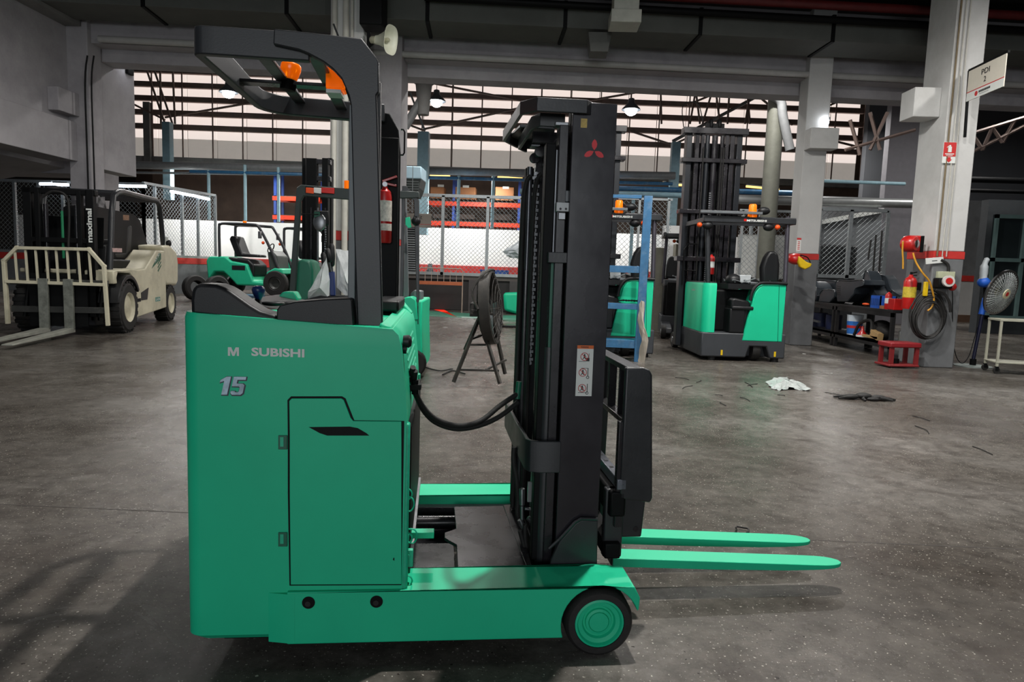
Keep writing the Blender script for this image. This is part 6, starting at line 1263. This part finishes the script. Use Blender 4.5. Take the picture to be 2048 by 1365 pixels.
# ================================================================== PEDESTAL FAN
q=PZ(1945,733); t=thing('pedestal_fan','blue and black pedestal fan with silver round cage on a flat base at the right','fan',(q.x,q.y,0)); FF=Fr(t.location,0)
MB().lathe([(.001,0),(.27,0),(.27,.012),(.1,.02),(.001,.022)],(0,.0,0),(0,0,1),28).done('base_plate',mat('base_grey','#7b8582',.5),t,smooth=30)
xz=FF.y(1966,622,0); xz2=FF.y(1968,560,0)
MB().tube([(.0,0,.02),(.0,0,.12)],.045,12).done('base_collar',blkd,t)
MB().tube([(0,0,.1),(xz[0],0,xz[1])],.026,12).done('pole',mat('navy_pole','#161833',.4),t,smooth=60)
bp_=mat('fan_blue','#2360c8',.4,var=.05); MB().tube([(xz[0]-.02,0,xz[1]-.06),(xz[0]+.02,0,xz[1]+.2)],.045,12).done('height_sleeve',bp_,t,smooth=60)
MB().tube([(xz[0]+.01,0,xz[1]+.18),(xz2[0],0,xz2[1]+.05)],.02,10).done('upper_tube',blkd,t)
MB().ball((xz2[0]+.0,.0,xz2[1]-.04),.085,1.1,1.1,1).done('motor_housing',bp_,t,smooth=60)
cx,cz=FF.y(2000,585,-.12); C0=V((cx,-.14,cz)); ax=V((.40,-.87,-.26)).normalized(); e1=V((0,0,1));e1=(e1-ax*e1.dot(ax)).normalized();e2=ax.cross(e1); Rf=.36
MB().lathe([(Rf-.012,-.015),(Rf+.006,-.012),(Rf+.006,.012),(Rf-.012,.015)],C0,ax,36).done('cage_ring',chrome,t,smooth=40)
for sg in (-1,1):
    b=MB()
    for k in range(40):
        th=2*PI*k/40; b.tube([C0+ax*(sg*.09*(1-(r/Rf)**2))+e1*(r*math.cos(th+.3*(Rf-r)))+e2*(r*math.sin(th+.3*(Rf-r))) for r in (Rf,.27,.17,.07)],.0045,3)
    for r in (.12,.2,.28): b.tube([C0+ax*(sg*.09*(1-(r/Rf)**2))+e1*(r*math.cos(2*PI*k/28))+e2*(r*math.sin(2*PI*k/28)) for k in range(28)],.003,3,closed=True)
    b.done('wire_cage',mat('cage_wire','#c3c9c8',.4,metal=.3),t,kind='stuff')
MB().lathe([(.001,0),(.075,0),(.08,-.015),(.001,-.02)],C0+ax*.1,ax,20).done('cage_badge',mat('badge_cream','#cfc8a6',.4),t,smooth=40)
MB().lathe([(.03,.101),(.035,.103),(.03,.105)],C0,ax,16).done('badge_ring',redi,t)
for k in range(3):
    th=2*PI*k/3; u_=e1*math.cos(th)+e2*math.sin(th); v_=ax.cross(u_); b=MB(); b.loft([[C0+u_*.04+v_*.05+ax*.03,C0+u_*.04-v_*.05-ax*.03,C0+u_*.30-v_*.14-ax*.03,C0+u_*.32+v_*.10+ax*.03],[C0+u_*.04+v_*.05+ax*.036,C0+u_*.04-v_*.05-ax*.024,C0+u_*.30-v_*.14-ax*.024,C0+u_*.32+v_*.10+ax*.036]]); b.done('blade',mat('blade_grey','#8b9190',.4,metal=.4),t,bevel=.004)
b=MB(); x0,z0=FF.y(1972,516,0); x1_,z1_=FF.y(1966,560,0); b.tube(smooth_path([(x1_,0,z1_-.02),(x1_,0,z1_+.1),(x0-.01,0,z0-.1),(x0+.03,0,z0)],4),[.055]*4+[.06]*4+[.04]*4+[.015],8); tag(b.done('plastic_wrap',mat('grey_film','#b9c0c4',.3,bump=.4,bscale=9),None,smooth=60),'grey-white plastic wrap sticking up from the top of the blue pedestal fan','plastic wrap').location=t.location
# ================================================================== TROLLEY AT THE RIGHT EDGE
q=PZ(1992,748); t=thing('tool_trolley','cream metal trolley with castors cut off by the right picture edge','trolley',(q.x,q.y,0),math.radians(-12)); TR=Fr(t.location,math.radians(-12)); zt=TR.y(2000,640,0)[1]; tm=mat('trolley_cream','#a9a898',.5,var=.12)
for (x,y) in ((0,0),(.62,0),(0,.40),(.62,.40)):
    MB().bar((x,y,.10),(x,y,zt),.03,.03).done('leg',tm,t); cw=MB().lathe([(.001,-.015),(.045,-.015),(.05,0),(.045,.015),(.001,.015)],(x,y,.05),(0,1,0),14).done('caster',rub,t,smooth=40); MB().box(x-.02,x+.02,y-.025,y+.025,.05,.11).done('caster_fork',blkd,cw)
MB().box(-.02,.64,-.02,.42,zt-.02,zt+.01).done('top_tray',tm,t,bevel=.004); MB().box(-.02,.64,-.02,.42,.16,.18).done('lower_tray',tm,t,bevel=.004)
# ================================================================== LITTER ON THE FLOOR
def floorsheet(name,label,pts,cen3,h,m,cat,jit=.012):
    ps=[PZ(px,py,.006+.02*(i%2)) for i,(px,py) in enumerate(pts)]; c=PZ(*cen3,0); c.z=h; return crumple(name,label,ps,c,m=m,cat=cat,jit=jit,sub=4)
o=floorsheet('plastic_sheet','crumpled white plastic sheet on the floor in front of the right reach truck',((1530,765),(1545,758),(1572,756),(1590,764),(1612,770),(1618,779),(1600,780),(1580,776),(1560,781),(1545,775)),(1570,768),.06,mat('floor_film','#aab0ae',.25,var=.25,scale=9,bump=.6,bscale=20),'plastic sheet',.02)
t=thing('black_gloves','crumpled black gloves lying on the floor right of the white plastic sheet','gloves',tuple(PZ(1728,800)))
b=MB()
for (x,y,z,r,sx,sy) in ((-.14,0,.03,.05,1.6,1),(.0,.02,.04,.06,1.5,1.1),(.15,0,.03,.05,1.8,.9),(.07,-.06,.02,.035,2,1)): b.ball((x,y,z),r,sx,sy,.6,10)
b.done('palm',rub,t,smooth=60)
for k,(x,y,a_) in enumerate(((-.24,.03,2.8),(-.22,-.03,3.4),(.22,.04,.4),(.25,-.02,0),(.2,-.06,-.5),(-.05,-.08,-1.5))):
    b=MB(); b.tube([(x*.7,y,.03),(x,y,.025),(x+.08*math.cos(a_),y+.05*math.sin(a_),.015)],[.02,.018,.010],8); b.done('finger',rub,t,smooth=60)
rs=random.Random(5)
strips=[((1430,790),(1445,792)),((1495,772),(1515,768)),((1480,795),(1500,803)),((1365,778),(1385,772)),((1350,755),(1378,760)),((1830,852),(1858,868)),((1825,832),(1860,842)),((1945,893),(1985,910)),((1650,785),(1680,790)),((1440,805),(1452,812)),((1555,790),(1570,792)),((1393,765),(1402,760)),((1490,765),(1505,775)),((1765,798),(1790,803))]
for a,c in strips:
    A=PZ(*a,.004);Z=PZ(*c,.004); M_=(A+Z)/2+V((rs.uniform(-.03,.03),rs.uniform(-.03,.03),.004)); b=MB(); b.tube(smooth_path([A,M_,Z],4),.004,5); tag(b.done('wire_offcut',rub,None),'thin black wire offcut lying on the concrete floor right of the nearest truck','wire offcut','black wire offcuts on the floor')
b=MB(); b.tube(smooth_path([PZ(1472,1057,.03),PZ(1474,1054,.012),PZ(1485,1056,.012),PZ(1496,1058,.012),PZ(1497,1064,.012),PZ(1494,1066,.02)],5),.0045,7); tag(b.done('bent_hook',rub,None,smooth=60),'small bent black wire hook on the floor beyond the far fork','hook')
for i,(px,py,s_) in enumerate(((1608,708,.03),(1663,747,.012),(1130,655,.03),(890,655,.05),(1640,770,.012))):
    q=PZ(px,py,.004); b=MB(); b.prism([(q.x-s_,q.y),(q.x,q.y-s_*.5),(q.x+s_*1.2,q.y),(q.x,q.y+s_*.7)],'z',.001,.006); tag(b.done('paper_scrap',white,None),['white scrap left of the workbench on the floor','tiny white scrap in front of the workbench','white scrap seen beside the trestle fan','flat white scrap on the floor left of the trestle fan','tiny white scrap near the plastic sheet'][i],'scrap')
